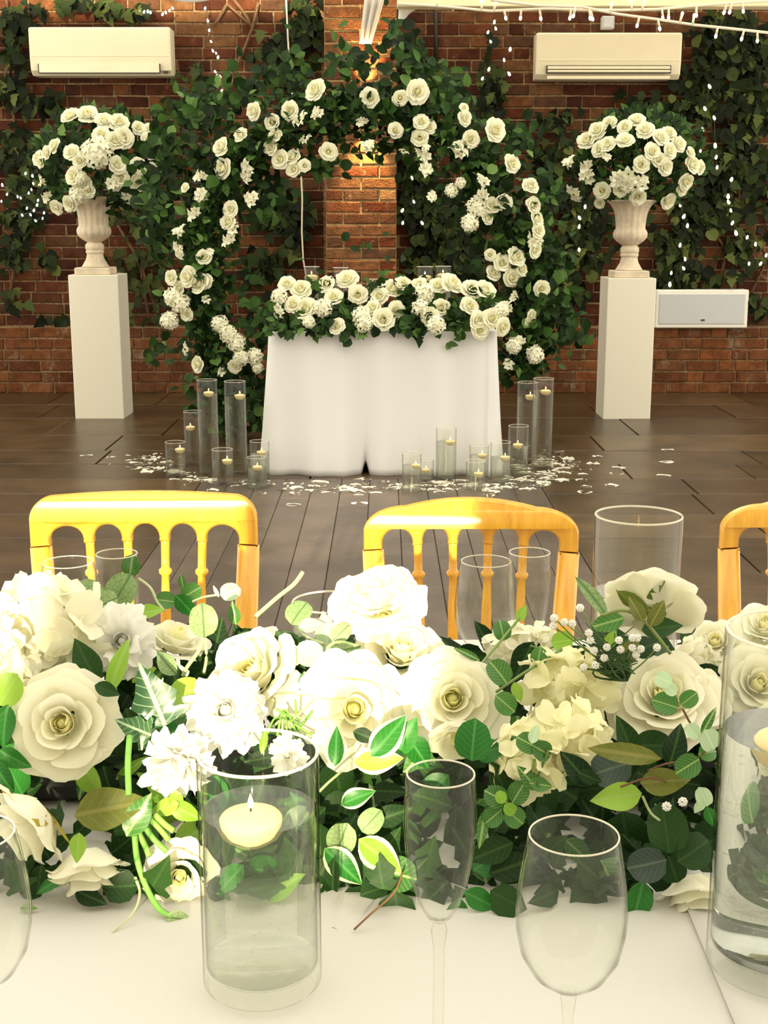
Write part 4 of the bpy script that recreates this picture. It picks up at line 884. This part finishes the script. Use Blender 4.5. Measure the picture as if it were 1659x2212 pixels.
def wine(label, x, y, h=.19, k=1.0):
    pr_ = [(.004, .088), (.012, .090), (.022, .098), (.030, .112), (.0332, .128), (.0338, .140), (.0328, .155), (.0305, .172), (.0272, .190)]
    return glass_obj('wine_glass', label, 'wine glass', (x, y, TZ+.0034), [(a*k, z*h/.19) for a, z in pr_], .0033, .033, .088*h/.19)
def flute(label, x, y, h=.21, k=1.0):
    pr_ = [(.003, .108), (.008, .112), (.0135, .122), (.0185, .138), (.0218, .156), (.0232, .175), (.0230, .190), (.0217, .210)]
    return glass_obj('champagne_flute', label, 'champagne flute', (x, y, TZ+.0034), [(a*k, z*h/.21) for a, z in pr_], .0035, .03, .108*h/.21)
def by_rim(u, v, h): q = at_z(u, v, TZ+.0034+h); return q.x, q.y
wine('empty wine glass nearest the viewer, between the flute and the tall vase', *by_rim(1240, 1803, .19))
flute('empty champagne flute nearest the viewer, beside the short candle vase', *by_rim(952, 1671, .21))
wine('empty wine glass cut off by the picture edge beside the drooping cream roses', *by_rim(-68, 1800, .19))
wine('empty wine glass in front of the flat topped chair', *by_rim(147, 1214, .19))
flute('empty champagne flute in front of the flat topped chair', *by_rim(252, 1196, .21))
wine('empty wine glass in front of the arched top chair', *by_rim(1050, 1212, .19))
flute('empty champagne flute in front of the arched top chair', *by_rim(1144, 1193, .21))
b0 = at_z(568, 2127, TZ)
vase('short clear cylinder vase of water nearest the viewer, beside the flute', 'lit ivory floating candle in the short vase nearest the viewer', (b0.x, b0.y, TZ+.0034), .0435, .18, .137, cdx=-.004, cdy=-.017, cr=.0222, near=True, base_t=.014, bubbles=130)
b1 = at_z(1675, 2100, TZ)
vase('tall clear cylinder vase of bubbly water cut by the picture edge', 'lit floating candle in the tall bubbly vase at the picture edge', (b1.x, b1.y, TZ+.0060), .0515, .262, .186, cdx=-.008, cdy=-.020, cr=.025, near=True, base_t=.016, bubbles=900, wmat='water_deep')
q = at_y(1380, 1113, 1.44)
vase('clear cylinder vase behind the upturned rose, between two chairs', 'floating candle in the vase behind the upturned rose', (q.x, q.y, TZ+.006), .050, q.z-TZ-.006, .128, cr=.023, near=True, base_t=.014, bubbles=160)
q = at_y(714, 1300, 1.40)
vase('low clear cylinder vase mostly hidden behind the tallest white rose', 'floating candle in the low vase behind the tallest white rose', (q.x, q.y, TZ+.0034), .044, q.z-TZ-.0034, .10, cr=.022, near=True, base_t=.012)

# ---------------------------------------------------------------- chairs
def chair(label, u, vtop, y, rz, Wd=.36, arch_=.016, rc=.038):
    p = at_y(u, vtop, y); H = p.z; t = thing('spindle_chair', label, 'chair', (p.x, y, 0), rz)
    hw = Wd/2; zj = H-.087; pw = .031; zc = H-.085; zt = H-.055
    # crest rail outline (x,z): outer curve then scalloped lower edge
    out = [(-hw, zj)]
    for k in range(13):
        a = R(180-90*k/12); out.append((-hw+rc+rc*math.cos(a), H-arch_-.040+.040*math.sin(a)))
    for k in range(1, 24):
        f = k/24; out.append((-hw+rc+(2*hw-2*rc)*f, H-arch_+arch_*(1-(2*f-1)**2)))
    for k in range(13):
        a = R(90-90*k/12); out.append((hw-rc+rc*math.cos(a), H-arch_-.040+.040*math.sin(a)))
    out.append((hw, zj))
    iw = (Wd-2*pw)/5; low = []; cw = .0085
    for k in range(5):
        xa = hw-pw-iw*k; xb = xa-iw; a0 = xa-(cw if k else 0); b0_ = xb+(cw if k < 4 else 0); rx = (a0-b0_)/2; cx = (a0+b0_)/2
        ztop = zt+(arch_*.6*math.sin(math.pi*(cx+hw)/Wd)); zlo = zc+arch_*.5*math.sin(math.pi*(cx+hw)/Wd)
        low.append((a0, zj if k == 0 else zlo))
        for q_ in range(0, 13):
            a = math.pi*q_/12; low.append((cx+rx*math.cos(a), ztop-.022+.022*math.sin(a)))
        low.append((b0_, zj if k == 4 else zlo))
    th_ = .024; poly = out+low; n = len(poly); mb = MB()
    bend = lambda x: -.018*(1-(x/hw)**2)*-1
    V = []
    for (yy, ins) in ((-th_/2, .003), (-th_/2+.004, 0), (th_/2-.004, 0), (th_/2, .003)):
        for i, (x, z) in enumerate(poly):
            ax, az = poly[i-1]; bx_, bz = poly[(i+1) % n]; d = Vector((bx_-ax, bz-az)); d = d.normalized() if d.length > 0 else Vector((1, 0)); nx, nz = -d.y, d.x
            V.append((x-nx*ins*-1*-1, yy+bend(x), z-nz*ins))
    F = []
    for j in range(3):
        for i in range(n): F.append((j*n+i, j*n+(i+1) % n, (j+1)*n+(i+1) % n, (j+1)*n+i))
    from mathutils.geometry import tessellate_polygon
    tri = tessellate_polygon([[Vector((x, z, 0)) for x, z in poly]])
    F += [tuple(q_) for q_ in tri]; F += [tuple(q_[::-1][i]+3*n for i in range(3)) for q_ in tri]
    mb.add(V, F); obj('crest_rail', mb.mesh('crest_rail', 'wood', True, 35), t)
    SH = .46
    for s in (-1, 1):
        mb = MB(); xo = s*(hw-pw/2)
        mb.tube([(xo*.86, -.045, .0), (xo*.88, -.035, SH-.05), (xo*.94, -.02, SH+.1), (xo, 0, zj-.001)], [.020, .021, .0205, .0185], 12)
        obj('back_post', mb.mesh('back_post', 'wood', True), t)
        mb = MB(); mb.box((xo, 0, zj-.0004), (pw+.0006, .0246, .0012)); obj('joint_line', mb.mesh('joint_line', 'wood_line', False), t)
        mb = MB(); mb.tube([(s*.165, -.31, 0), (s*.165, -.31, .2), (s*.16, -.305, SH-.03)], [.014, .018, .02], 10); obj('leg', mb.mesh('leg', 'wood', True), t)
        mb = MB(); mb.tube([(s*.163, -.305, .17), (s*.160, -.05, .17)], .010, 8); obj('stretcher', mb.mesh('stretcher', 'wood', True), t)
    for k in range(1, 5):
        x = -hw+pw+iw*k; zlo = zc+arch_*.5*math.sin(math.pi*(x+hw)/Wd); L = zlo-SH; xb = x*.88
        prof = [(.0085, .0), (.007, .02), (.0085, .06), (.009, L*.45), (.0088, L*.62), (.0068, L-.072), (.007, L-.058), (.0112, L-.054), (.0112, L-.049), (.007, L-.045), (.0072, L-.03), (.0075, L-.004), (.0085, L+.004)]
        mb = MB(); mb.lathe(prof, 12)
        mb.V = [(vx+xb+(x-xb)*vz/L, vy-.03+(.03+bend(x))*vz/L, vz+SH) for vx, vy, vz in mb.V]
        obj('spindle', mb.mesh('spindle', 'wood', True), t)
    mb = MB(); mb.box((0, -.165, SH-.025), (.38, .33, .03), ch=.008); obj('seat', mb.mesh('seat', 'wood', False), t)
    mb = MB(); mb.box((0, -.175, SH+.008), (.34, .28, .034), ch=.014); obj('seat_pad', mb.mesh('seat_pad', 'seatpad', True), t)
    return t
chair('golden spindle back chair with a flat top rail, fully in the sun', 309, 1066, 2.08, R(2), Wd=.372, arch_=.004)
chair('golden spindle back chair with an arched top rail, partly in the sun', 1018, 1080, 2.12, R(-3), Wd=.360, arch_=.014, rc=.07)
chair('shaded spindle back chair cut by the picture edge', 1795, 1076, 2.12, R(-2), Wd=.360, arch_=.014, rc=.07)

# ---------------------------------------------------------------- petals on the floor
rp = random.Random(77); PETM = []
for k in range(5):
    def fn(uu, t_, k=k):
        s = 2*uu-1; wd = .5*math.sin(math.pi*(.08+.84*t_))**.6
        return (s*wd, t_-.5, .02+.10*(s*s*.6+(t_-.5)**2*(1+k*.4))+.03*math.sin(3*s+k))
    mb = MB(); mb.grid(fn, 4, 4); PETM.append(mb.mesh('rose_petal', 'floor_petal'))
pts = []
path = [(285, 1000), (340, 1018), (400, 1035), (480, 1048), (560, 1048), (640, 1050), (720, 1052), (800, 1055), (880, 1052), (960, 1050), (1040, 1058), (1110, 1048), (1170, 1030), (1205, 1010), (1220, 985)]
tries = 0
while len(pts) < 255 and tries < 6000:
    tries += 1
    if rp.random() < .34: u, v = rp.gauss(1160, 40), rp.gauss(1020, 19)
    elif rp.random() < .12: u, v = rp.gauss(330, 30), rp.gauss(1000, 9)
    else:
        s = rp.uniform(0, len(path)-1.001); k = int(s); f = s-k
        u = path[k][0]+(path[k+1][0]-path[k][0])*f+rp.gauss(0, 14); v = path[k][1]+(path[k+1][1]-path[k][1])*f+rp.gauss(0, 9)
    if v > 1082 or v < 968: continue
    p = at_z(u, v, 0)
    if any((p.x-a)**2+(p.y-b)**2 < (c+.012)**2 for a, b, c in vase_spots): continue
    if TX0-.11 < p.x < TX1+.11 and p.y > TYF-.085: continue
    if any((p.x-q[0])**2+(p.y-q[1])**2 < .018**2 for q in pts): continue
    pts.append((p.x, p.y))
for x, y in pts:
    where, grp = (('in the loose scatter around the outer vases, away from the wall speaker', 'petals on the side away from the speaker') if x < -.66 else
                  ('in the thick scatter beside the tall vases on the speaker side', 'petals on the speaker side') if x > .66 else
                  ('in the band along the hem of the white cloth', 'petals along the cloth hem'))
    obj('rose_petal', PETM[rp.randrange(5)], loc=(x, y, .0005), rot=(rp.gauss(0, .08), rp.gauss(0, .08), rp.uniform(0, 6.28)), scale=rp.uniform(.05, .075), label='cream rose petal '+where, cat='petal', group=grp)
LONE = [(633, 1093, 'largest lone petal on the boards in front of the cloth'), (777, 1090, 'lone petal on the boards nearest the arched top chair'), (1443, 975, 'lone petal farthest out towards the speaker wall'), (1440, 1000, 'half hidden lone petal just before the farthest one'), (1335, 1013, 'lone curled petal on a pale slab below the plinth'), (1332, 1025, 'long lone petal just below the curled one on the pale slab'), (1433, 1030, 'lone petal on the wet brown slab beyond the pale one'), (1322, 1051, 'lone petal on the edge of the dark boards'), (1263, 1065, 'lone petal nearest the tall vase on the dining table'), (1255, 1039, 'round bright lone petal beyond the thick petal scatter'), (1291, 988, 'lone petal high beside the slab joint near the plinth'), (1281, 1005, 'petal at the outer fringe of the scatter towards the plinth'), (1265, 1016, 'overlapped petal at the outer fringe of the scatter'), (187, 987, 'lone petal on the slab before the plinth without the speaker'), (227, 1004, 'second lone petal on the slab before the plinth without the speaker')]
for u, v, lab in LONE:
    p = at_z(u, v, 0); obj('rose_petal', PETM[rp.randrange(5)], loc=(p.x, p.y, .0005), rot=(0, 0, rp.uniform(0, 6.28)), scale=rp.uniform(.06, .08), label='cream rose petal, '+lab, cat='petal')

# ---------------------------------------------------------------- near garland
GO = Vector((0, 1.15, TZ+.003))
gar = thing('flower_garland', 'lush garland of white roses, peonies and mixed leaves along the nearest table', 'flowers', GO)
def gp(u, v, y): return at_y(u, v, y)-GO
m = MB(); m.box((-.01, .07, .012), (.74, .12, .024), ch=.006); obj('tray', m.mesh('tray', 'tray', False), gar)
NEAR = [ # kind,u,v,rpx,y,normal,extra
    ('rose', 135, 1562, 118, 1.05, (.02, -1, .42), {}), ('hyd', 100, 1370, 130, 1.20, (.1, -.8, .7), dict(count=11, big=1.0, hub=.7)), ('hyd', -5, 1440, 95, 1.14, (.2, -.9, .5), dict(count=11, big=.85)),
    ('ruf', 265, 1385, 82, 1.20, (.1, -.9, .4), {}), ('rose', 380, 1378, 82, 1.26, (.3, -.1, .9), dict(layers=(1, 2, 3))), ('rose', 545, 1450, 108, 1.13, (-.42, -.62, .72), dict(squash=1.5)),
    ('ruf', 487, 1535, 92, 1.06, (.0, -1, .55), dict(count=40)), ('ruf', 385, 1655, 84, 1.02, (-.1, -.85, -.35), dict(count=40)), ('rose', 765, 1532, 118, 1.08, (.12, -1, .35), {}),
    ('rose', 814, 1282, 100, 1.22, (-.1, -.42, .85), dict(squash=1.2)), ('rose', 830, 1335, 80, 1.20, (.1, -.75, .3), dict(layers=(2, 3))), ('rose', 868, 1400, 108, 1.18, (.15, -.55, .8), {}), ('rose', 978, 1510, 112, 1.08, (.02, -.95, .50), {}),
    ('hyd', 1225, 1492, 104, 1.12, (.0, -.8, .8), dict(count=11, big=.95, green=True, hub=.75)), ('rose', 1435, 1500, 120, 1.12, (-.15, -.62, .78), {}), ('rose', 1408, 1292, 104, 1.20, (.20, .78, .55), dict(sepals=1, layers=(1, 2, 3, 4), squash=1.25)),
    ('rose', 1545, 1385, 62, 1.26, (-.2, -.6, .7), {}), ('rose', 1655, 1350, 70, 1.30, (-.2, -.5, .9), {}), ('rose', 1535, 1515, 70, 1.13, (.4, -.7, .4), dict(layers=(2, 3))),
    ('hyd', 1135, 1640, 92, 1.02, (-.1, -1, .1), dict(count=10, big=.85, green=True, hub=.75)), ('hyd', 1240, 1590, 85, 1.03, (.1, -1, .2), dict(count=10, big=.85, green=True, hub=.75)), ('rose', 62, 1780, 122, .99, (-.62, -.42, -.45), dict(sepals=2, squash=1.45, layers=(1, 2, 3))),
    ('rose', 188, 1872, 100, .985, (.12, -.38, -.9), dict(squash=1.5, layers=(1, 2, 3))), ('rose', 388, 1895, 78, .985, (.1, -1, .2), {}), ('rose', 1500, 1925, 92, .98, (.1, -.5, -.85), dict(layers=(1, 2, 3), squash=1.5)),
    ('hyd', 1110, 1410, 78, 1.25, (0, -.7, .7), dict(count=12, big=.62)), ('hyd', 1170, 1395, 60, 1.27, (0, -.7, .7), dict(count=10, big=.6)), ('rose', 405, 2010, 40, .96, (.1, -.8, -.5), dict(layers=(0, 1, 2))), ('ruf', 620, 1630, 46, 1.03, (.1, -1, .2), dict(count=16)),
    ('hyd', 1500, 1430, 62, 1.22, (0, -.7, .7), dict(count=10, big=.6)), ('rose', 1640, 1475, 88, 1.16, (.1, -.8, .6), {}), ('hyd', 1745, 1430, 95, 1.2, (.1, -.7, .7), dict(count=11, big=.9)), ('rose', 1775, 1560, 95, 1.1, (.2, -.9, .4), {}), ('rose', -120, 1540, 100, 1.1, (-.1, -.9, .4), {}), ('rose', 1680, 1600, 70, 1.08, (.2, -.9, .2), {}), ('rose', 985, 1600, 62, 1.03, (.0, -.8, -.4), dict(layers=(2, 3), squash=1.3))]
for i, (k, u, v, rp_, y, n, ex) in enumerate(NEAR):
    rad = px(y, rp_)
    if k == 'rose': near_rose(gar, gp(u, v, y), n, rad, i+100, **ex)
    elif k == 'ruf': near_ruffle(gar, gp(u, v, y), n, rad, i+100, **ex)
    else: near_hyd(gar, gp(u, v, y), n, rad, i+100, **ex)
def nleaf(kind, tone, u, v, lpx, ang, y, tilt=0.0, seed=None, roll=0.0):
    """u,v: centre of the leaf in the photograph, ang: where its tip points (0 right, 90 up)"""
    r = random.Random(int(u*7+v)); a = R(ang); d = RT*math.cos(a)+UP*math.sin(a)
    nrm = -FWD+UP*(.25+tilt)+RT*roll+Vector((r.gauss(0, .12), 0, r.gauss(0, .12))); d = d + FWD*r.gauss(0, .12)
    L = px(y, lpx); p = gp(u, v, y)-d.normalized()*L*.5
    obj('leaf', leafmesh(kind, tone, (int(u)+int(v)) % 4 if seed is None else seed), gar, X=TRS(p, leaf_rot(d, nrm), L))
D, MI, G, B, S, P_, O, BL = 'leaf_dark', 'leaf_mid', 'leaf_green', 'leaf_lime', 'leaf_sage', 'leaf_pale', 'leaf_olive', 'leaf_blue'
NL = [('round', S, 440, 1343, 72, 90, 1.13), ('round', S, 262, 1275, 78, 60, 1.27), ('round', S, 190, 1283, 74, 165, 1.27), ('round', S, 225, 1302, 66, 200, 1.25), ('round', MI, 283, 1222, 48, 80, 1.30), ('round', MI, 357, 1297, 46, 170, 1.28), ('rose', MI, 393, 1255, 34, 100, 1.29), ('round', MI, 413, 1280, 48, 30, 1.28), ('round', P_, 497, 1278, 46, 20, 1.28), ('lance', P_, 466, 1277, 30, 120, 1.28), ('rose', G, 402, 1310, 70, -50, 1.27), ('rose', B, 325, 1320, 60, 10, 1.25), ('rose', MI, 505, 1325, 52, 100, 1.2),
    ('rose', D, 185, 1428, 112, 118, 1.10), ('rose', D, 232, 1490, 60, -20, 1.06), ('ivy', 'ivy_near', 328, 1500, 150, 112, 1.05), ('ivy', 'ivy_near', 285, 1572, 92, 160, 1.04), ('ivy', 'ivy_near', 320, 1590, 60, 60, 1.05), ('lance', B, 254, 1440, 130, 72, 1.08), ('rose', S, 358, 1432, 72, 135, 1.12), ('round', B, 402, 1495, 76, 30, 1.08), ('round', B, 18, 1490, 80, 60, 1.06), ('rose', G, 8, 1570, 100, -100, 1.05), ('rose', G, 30, 1640, 80, -30, 1.04), ('rose', G, 5, 1680, 90, -60, 1.03),
    ('rose', D, 630, 1405, 110, -52, 1.14), ('round', P_, 668, 1412, 66, -10, 1.13), ('round', S, 645, 1322, 64, 60, 1.2), ('rose', P_, 704, 1365, 92, 95, 1.2), ('serr', S, 738, 1405, 84, 15, 1.15), ('round', S, 735, 1368, 46, 45, 1.18), ('rose', MI, 662, 1480, 62, -80, 1.10), ('rose', P_, 672, 1350, 60, 15, 1.19),
    ('var', G, 726, 1612, 88, 88, 1.00), ('var', G, 772, 1722, 82, 25, .995), ('var', B, 818, 1642, 112, 6, .995), ('var', G, 840, 1590, 120, 48, 1.0), ('rose', G, 878, 1590, 96, 62, 1.02), ('rose', G, 905, 1625, 100, -55, 1.02), ('round', S, 738, 1812, 78, 250, .985), ('round', S, 800, 1775, 62, 50, .985), ('var', B, 822, 1850, 130, -40, .975), ('var', G, 742, 1872, 118, -42, .975), ('rose', G, 838, 1895, 96, -15, .98), ('rose', D, 850, 1760, 90, 20, 1.0), ('ivy', D, 845, 1820, 80, 60, 1.0), ('rose', D, 790, 1590, 60, -20, 1.02),
    ('round', G, 1022, 1600, 92, 86, 1.0), ('round', G, 1055, 1622, 62, 20, 1.01), ('rose', D, 1082, 1690, 110, 115, 1.0), ('rose', D, 1060, 1840, 110, 200, .995), ('rose', D, 1110, 1870, 120, 20, .995), ('round', MI, 1073, 1722, 58, 150, .985), ('round', MI, 1120, 1712, 56, 60, .985), ('round', MI, 1112, 1765, 56, -40, .985), ('round', MI, 1065, 1765, 52, 220, .985), ('round', B, 1082, 1722, 30, 100, .978), ('round', B, 1102, 1748, 34, -40, .978), ('lance', MI, 1042, 1790, 90, 260, .985),
    ('lance', MI, 1010, 1412, 62, 150, 1.1), ('round', MI, 1085, 1362, 46, 100, 1.16), ('round', MI, 1078, 1452, 62, 125, 1.08), ('round', MI, 1092, 1520, 58, -40, 1.07), ('round', MI, 1164, 1418, 42, 80, 1.12), ('rose', B, 1127, 1325, 42, 60, 1.17), ('round', B, 1215, 1385, 50, 10, 1.15), ('round', MI, 1142, 1605, 54, 150, .99), ('round', MI, 1172, 1622, 52, -30, .99), ('rose', P_, 1155, 1585, 46, 70, .985), ('rose', MI, 1140, 1680, 70, 130, .985), ('rose', MI, 1170, 1695, 60, -10, .985), ('rose', B, 1118, 1495, 46, -70, 1.08),
    ('rose', D, 1245, 1660, 100, 130, .99), ('round', BL, 1320, 1660, 96, 200, .99), ('rose', D, 1275, 1680, 60, -25, .98), ('lance', O, 1350, 1627, 160, 172, .975), ('rose', O, 1438, 1688, 112, 5, .975), ('rose', B, 1332, 1722, 114, 188, .97), ('rose', D, 1355, 1595, 100, 110, 1.02), ('rose', D, 1420, 1610, 120, 0, 1.03), ('rose', D, 1460, 1610, 100, 70, 1.02), ('round', MI, 1486, 1655, 62, 210, .97), ('round', P_, 1497, 1580, 40, 130, .97), ('round', P_, 1535, 1600, 56, -60, .97), ('round', MI, 1530, 1625, 46, 10, .975), ('round', MI, 1438, 1520, 58, 160, 1.0), ('round', MI, 1488, 1510, 44, 40, 1.0), ('round', P_, 1432, 1468, 42, 160, 1.0), ('round', P_, 1448, 1488, 36, -40, 1.0), ('lance', MI, 1530, 1560, 70, 65, .99), ('round', P_, 1520, 1722, 44, 110, .965), ('rose', P_, 1510, 1745, 42, 250, .965), ('rose', G, 1535, 1765, 50, -70, .97),
    ('round', D, 1440, 1790, 110, 95, .975), ('round', BL, 1398, 1868, 90, 195, .965), ('round', D, 1500, 1838, 92, 30, .97), ('round', D, 1455, 1880, 70, -70, .97), ('rose', G, 1040, 1945, 92, -28, .965), ('rose', G, 985, 1985, 96, 258, .965), ('rose', G, 1378, 1955, 112, 255, .965), ('rose', D, 84, 1905, 80, 262, .975), ('rose', D, 195, 1938, 80, -20, .965), ('rose', S, 62, 1962, 40, 0, .96), ('rose', D, 110, 1895, 70, 230, .98),
    ('rose', O, 240, 1745, 170, 12, .985), ('rose', MI, 300, 1760, 110, 60, .985), ('rose', B, 168, 1832, 70, 265, .955), ('rose', B, 355, 1745, 72, 200, 1.0), ('rose', B, 400, 1755, 80, -30, 1.0), ('rose', B, 380, 1735, 60, -90, 1.0), ('rose', S, 388, 1985, 64, -12, .95), ('rose', B, 395, 2035, 42, -110, .945), ('rose', B, 425, 2052, 44, -70, .945), ('rose', MI, 735, 2028, 58, 130, .93), ('rose', MI, 752, 2045, 60, -100, .93), ('rose', MI, 770, 2035, 50, -75, .93), ('rose', D, 560, 1640, 70, 190, 1.03), ('round', G, 570, 1880, 80, 180, 1.0), ('lance', B, 570, 1600, 60, 80, 1.02),
    ('rose', O, 1360, 1405, 80, 60, 1.12), ('rose', D, 1400, 1395, 90, 20, 1.14), ('rose', MI, 1310, 1345, 80, 195, 1.12), ('lance', S, 1285, 1290, 110, 122, 1.14), ('rose', D, 1430, 1355, 90, 10, 1.13), ('rose', O, 1375, 1315, 60, 115, 1.1), ('rose', O, 1420, 1325, 66, 60, 1.1), ('lance', MI, 1330, 1440, 90, 160, 1.1), ('rose', B, 1320, 1380, 50, 60, 1.13)]
for e in NL: nleaf(*e)
rl = random.Random(42)
def ytab(v): return at_z(829, v, TZ).y
kinds = ['rose', 'rose', 'round', 'ivy', 'lance']
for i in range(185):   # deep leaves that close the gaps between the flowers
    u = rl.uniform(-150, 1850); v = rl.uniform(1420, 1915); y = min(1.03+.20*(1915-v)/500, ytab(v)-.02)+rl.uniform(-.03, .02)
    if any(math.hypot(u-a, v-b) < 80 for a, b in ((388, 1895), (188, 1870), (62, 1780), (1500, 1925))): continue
    tone = rl.choice([D, D, D, G, MI] if u > 650 else [D, MI, MI, G, B])  # brighter tones on the sunlit left, darker right: lighting put into leaf colour
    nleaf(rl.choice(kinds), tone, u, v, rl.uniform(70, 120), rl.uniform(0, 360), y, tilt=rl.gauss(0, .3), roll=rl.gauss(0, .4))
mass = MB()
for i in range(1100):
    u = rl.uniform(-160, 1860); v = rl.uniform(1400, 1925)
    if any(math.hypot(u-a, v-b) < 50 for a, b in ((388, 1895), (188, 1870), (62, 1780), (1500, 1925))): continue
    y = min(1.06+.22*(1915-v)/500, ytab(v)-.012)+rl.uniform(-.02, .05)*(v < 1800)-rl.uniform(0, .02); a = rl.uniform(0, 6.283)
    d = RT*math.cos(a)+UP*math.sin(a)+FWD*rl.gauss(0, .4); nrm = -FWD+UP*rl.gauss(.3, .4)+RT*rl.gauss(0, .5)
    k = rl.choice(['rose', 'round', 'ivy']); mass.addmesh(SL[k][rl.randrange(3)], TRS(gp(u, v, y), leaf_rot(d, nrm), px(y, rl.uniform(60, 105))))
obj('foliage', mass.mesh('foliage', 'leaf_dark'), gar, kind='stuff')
def stem(pts, rpx, mat='stem', taper=1.0, name='stem'):
    P3 = [gp(*p) for p in pts]; r0 = px(pts[0][2], rpx); mb = MB()
    # smooth the path
    Q = []
    for i in range(len(P3)-1):
        for k in range(5):
            t_ = k/5; a = P3[max(i-1, 0)]; b = P3[i]; c = P3[i+1]; d = P3[min(i+2, len(P3)-1)]
            Q.append(.5*((2*b)+(-a+c)*t_+(2*a-5*b+4*c-d)*t_**2+(-a+3*b-3*c+d)*t_**3))
    Q.append(P3[-1]); mb.tube(Q, [r0*(1+(taper-1)*i/(len(Q)-1)) for i in range(len(Q))], 7); obj(name, mb.mesh(name, mat), gar)
stem([(552, 1332, 1.2), (600, 1290, 1.22), (635, 1262, 1.23), (654, 1236, 1.24)], 5, 'stem_pale')
stem([(280, 1590, 1.02), (276, 1650, 1.0), (278, 1718, .985)], 7, 'stem_lime')
stem([(290, 1798, .985), (297, 1860, .975), (318, 1920, .965), (345, 1965, .955), (372, 1980, .95)], 7, 'stem_lime')
for (a, b, c) in (((310, 1780), (330, 1810), (360, 1840)), ((320, 1765), (345, 1790), (365, 1815)), ((300, 1800), (315, 1830), (322, 1850)), ((335, 1760), (355, 1780), (375, 1795))): stem([(*a, .99), (*b, .985), (*c, .98)], 7, 'stem_lime')
stem([(292, 1895, .97), (302, 1930, .96), (285, 1975, .945), (225, 2030, .925)], 4, 'stem_pale', .3)
stem([(870, 1885, .96), (850, 1930, .95), (800, 1975, .94), (765, 2008, .93)], 2.4, 'stem_brown')
stem([(1030, 1445, 1.11), (1070, 1398, 1.14), (1100, 1362, 1.16), (1125, 1332, 1.17)], 3, 'stem')
stem([(1072, 1495, 1.08), (1130, 1455, 1.10), (1180, 1425, 1.12), (1215, 1400, 1.14)], 3.2, 'stem')
stem([(1145, 1395, 1.2), (1180, 1402, 1.2), (1215, 1388, 1.2), (1260, 1380, 1.2)], 2.2, 'stem')
stem([(1200, 1340, 1.2), (1205, 1362, 1.2), (1232, 1385, 1.2)], 1.8, 'stem')
stem([(1300, 1330, 1.1), (1345, 1318, 1.1), (1385, 1335, 1.1), (1420, 1375, 1.1), (1448, 1412, 1.1)], 4, 'sepal')
stem([(475, 1535, 1.0), (1478+12, 1560, 1.0)] if False else [(1475, 1532, 1.0), (1490, 1560, 1.0), (1505, 1580, 1.0)], 2.5, 'stem_brown')
stem([(1440, 1690, .975), (1400, 1680, .972), (1340, 1700, .97)], 2.4, 'stem_brown')
stem([(1388, 1720, .975), (1405, 1755, .975), (1425, 1772, .975)], 3, 'stem_pale')
stem([(1535, 1610, .975), (1500, 1640, .975), (1440, 1650, .98), (1400, 1665, .98)], 2.6, 'stem_brown')
stem([(1155, 1640, .99), (1140, 1690, .99), (1120, 1730, .99)], 3, 'stem')
stem([(1185, 1620, .99), (1160, 1680, .99), (1130, 1720, .99)], 3, 'stem')
stem([(440, 1378, 1.13), (430, 1405, 1.13), (405, 1440, 1.13), (395, 1460, 1.13)], 4.5, 'stem_pale')
stem([(443, 1380, 1.13), (446, 1420, 1.13), (440, 1455, 1.13)], 3.5, 'stem_pale')
stem([(300, 1250, 1.3), (325, 1270, 1.29), (340, 1300, 1.28), (355, 1320, 1.27)], 3, 'stem_pale')
stem([(470, 1285, 1.28), (440, 1290, 1.28), (415, 1300, 1.27)], 2.6, 'stem_pale')
stem([(640, 1355, 1.2), (660, 1375, 1.18), (700, 1392, 1.16)], 3.5, 'stem_pale')
stem([(760, 1640, 1.0), (745, 1660, 1.0), (710, 1690, 1.0), (690, 1710, 1.0)], 3, 'stem_pale')
for k in range(12): stem([(660+rl.uniform(-40, 15), 1565+rl.uniform(-55, 30), 1.06), (620+rl.uniform(-20, 20), 1560+rl.uniform(-30, 30), 1.07), (590+rl.uniform(-15, 20), 1580+rl.uniform(-60, 40), 1.06)], 3, rl.choice(['stem_pale', 'stem_lime']))
# baby's breath
puff = MB()
o8 = [(1, 0, 0), (0, 1, 0), (-1, 0, 0), (0, -1, 0), (0, 0, 1), (0, 0, -1)]; f8 = [(0, 1, 4), (1, 2, 4), (2, 3, 4), (3, 0, 4), (1, 0, 5), (2, 1, 5), (3, 2, 5), (0, 3, 5)]
for k in range(26):
    zz = 1-2*(k+.5)/26; a = k*2.399; q = math.sqrt(1-zz*zz); puff.add(o8, f8, 0, TRS((q*math.cos(a)*.75, q*math.sin(a)*.75, zz*.75), Quaternion(), .36))
PUFF = puff.mesh('gypsophila', 'petal_white', False)
for (u, v) in [(1253, 1313), (1219, 1344), (1236, 1347), (1272, 1367), (1275, 1383), (1283, 1405), (1337, 1383), (1340, 1403), (1366, 1378), (1377, 1378), (1366, 1399), (1384, 1402), (1374, 1414), (1311, 1398), (1305, 1421), (1286, 1437), (1261, 1441), (1419, 1399), (1197, 1335), (1195, 1352)]:
    y = 1.075; obj('gypsophila', PUFF, gar, loc=gp(u, v, y), rot=(u, v, 0), scale=px(y, 9))
    stem([(u, v, y+.004), ((u+1345)/2+rl.uniform(-8, 8), (v+1465)/2, y+.02), (1345, 1465, y+.03)], 1.6, 'stem')
for (u, v) in [(1440, 1742), (1475, 1732)]: obj('gypsophila', PUFF, gar, loc=gp(u, v, .965), rot=(u, v, 0), scale=px(.965, 11))
for k in range(44): stem([(1345+rl.uniform(-10, 10), 1470, 1.09), (1320+rl.uniform(-40, 40), 1430+rl.uniform(-20, 30), 1.08), (1315+rl.uniform(-85, 70), 1395+rl.uniform(-50, 70), 1.08)], 3.0, 'needle', .4)
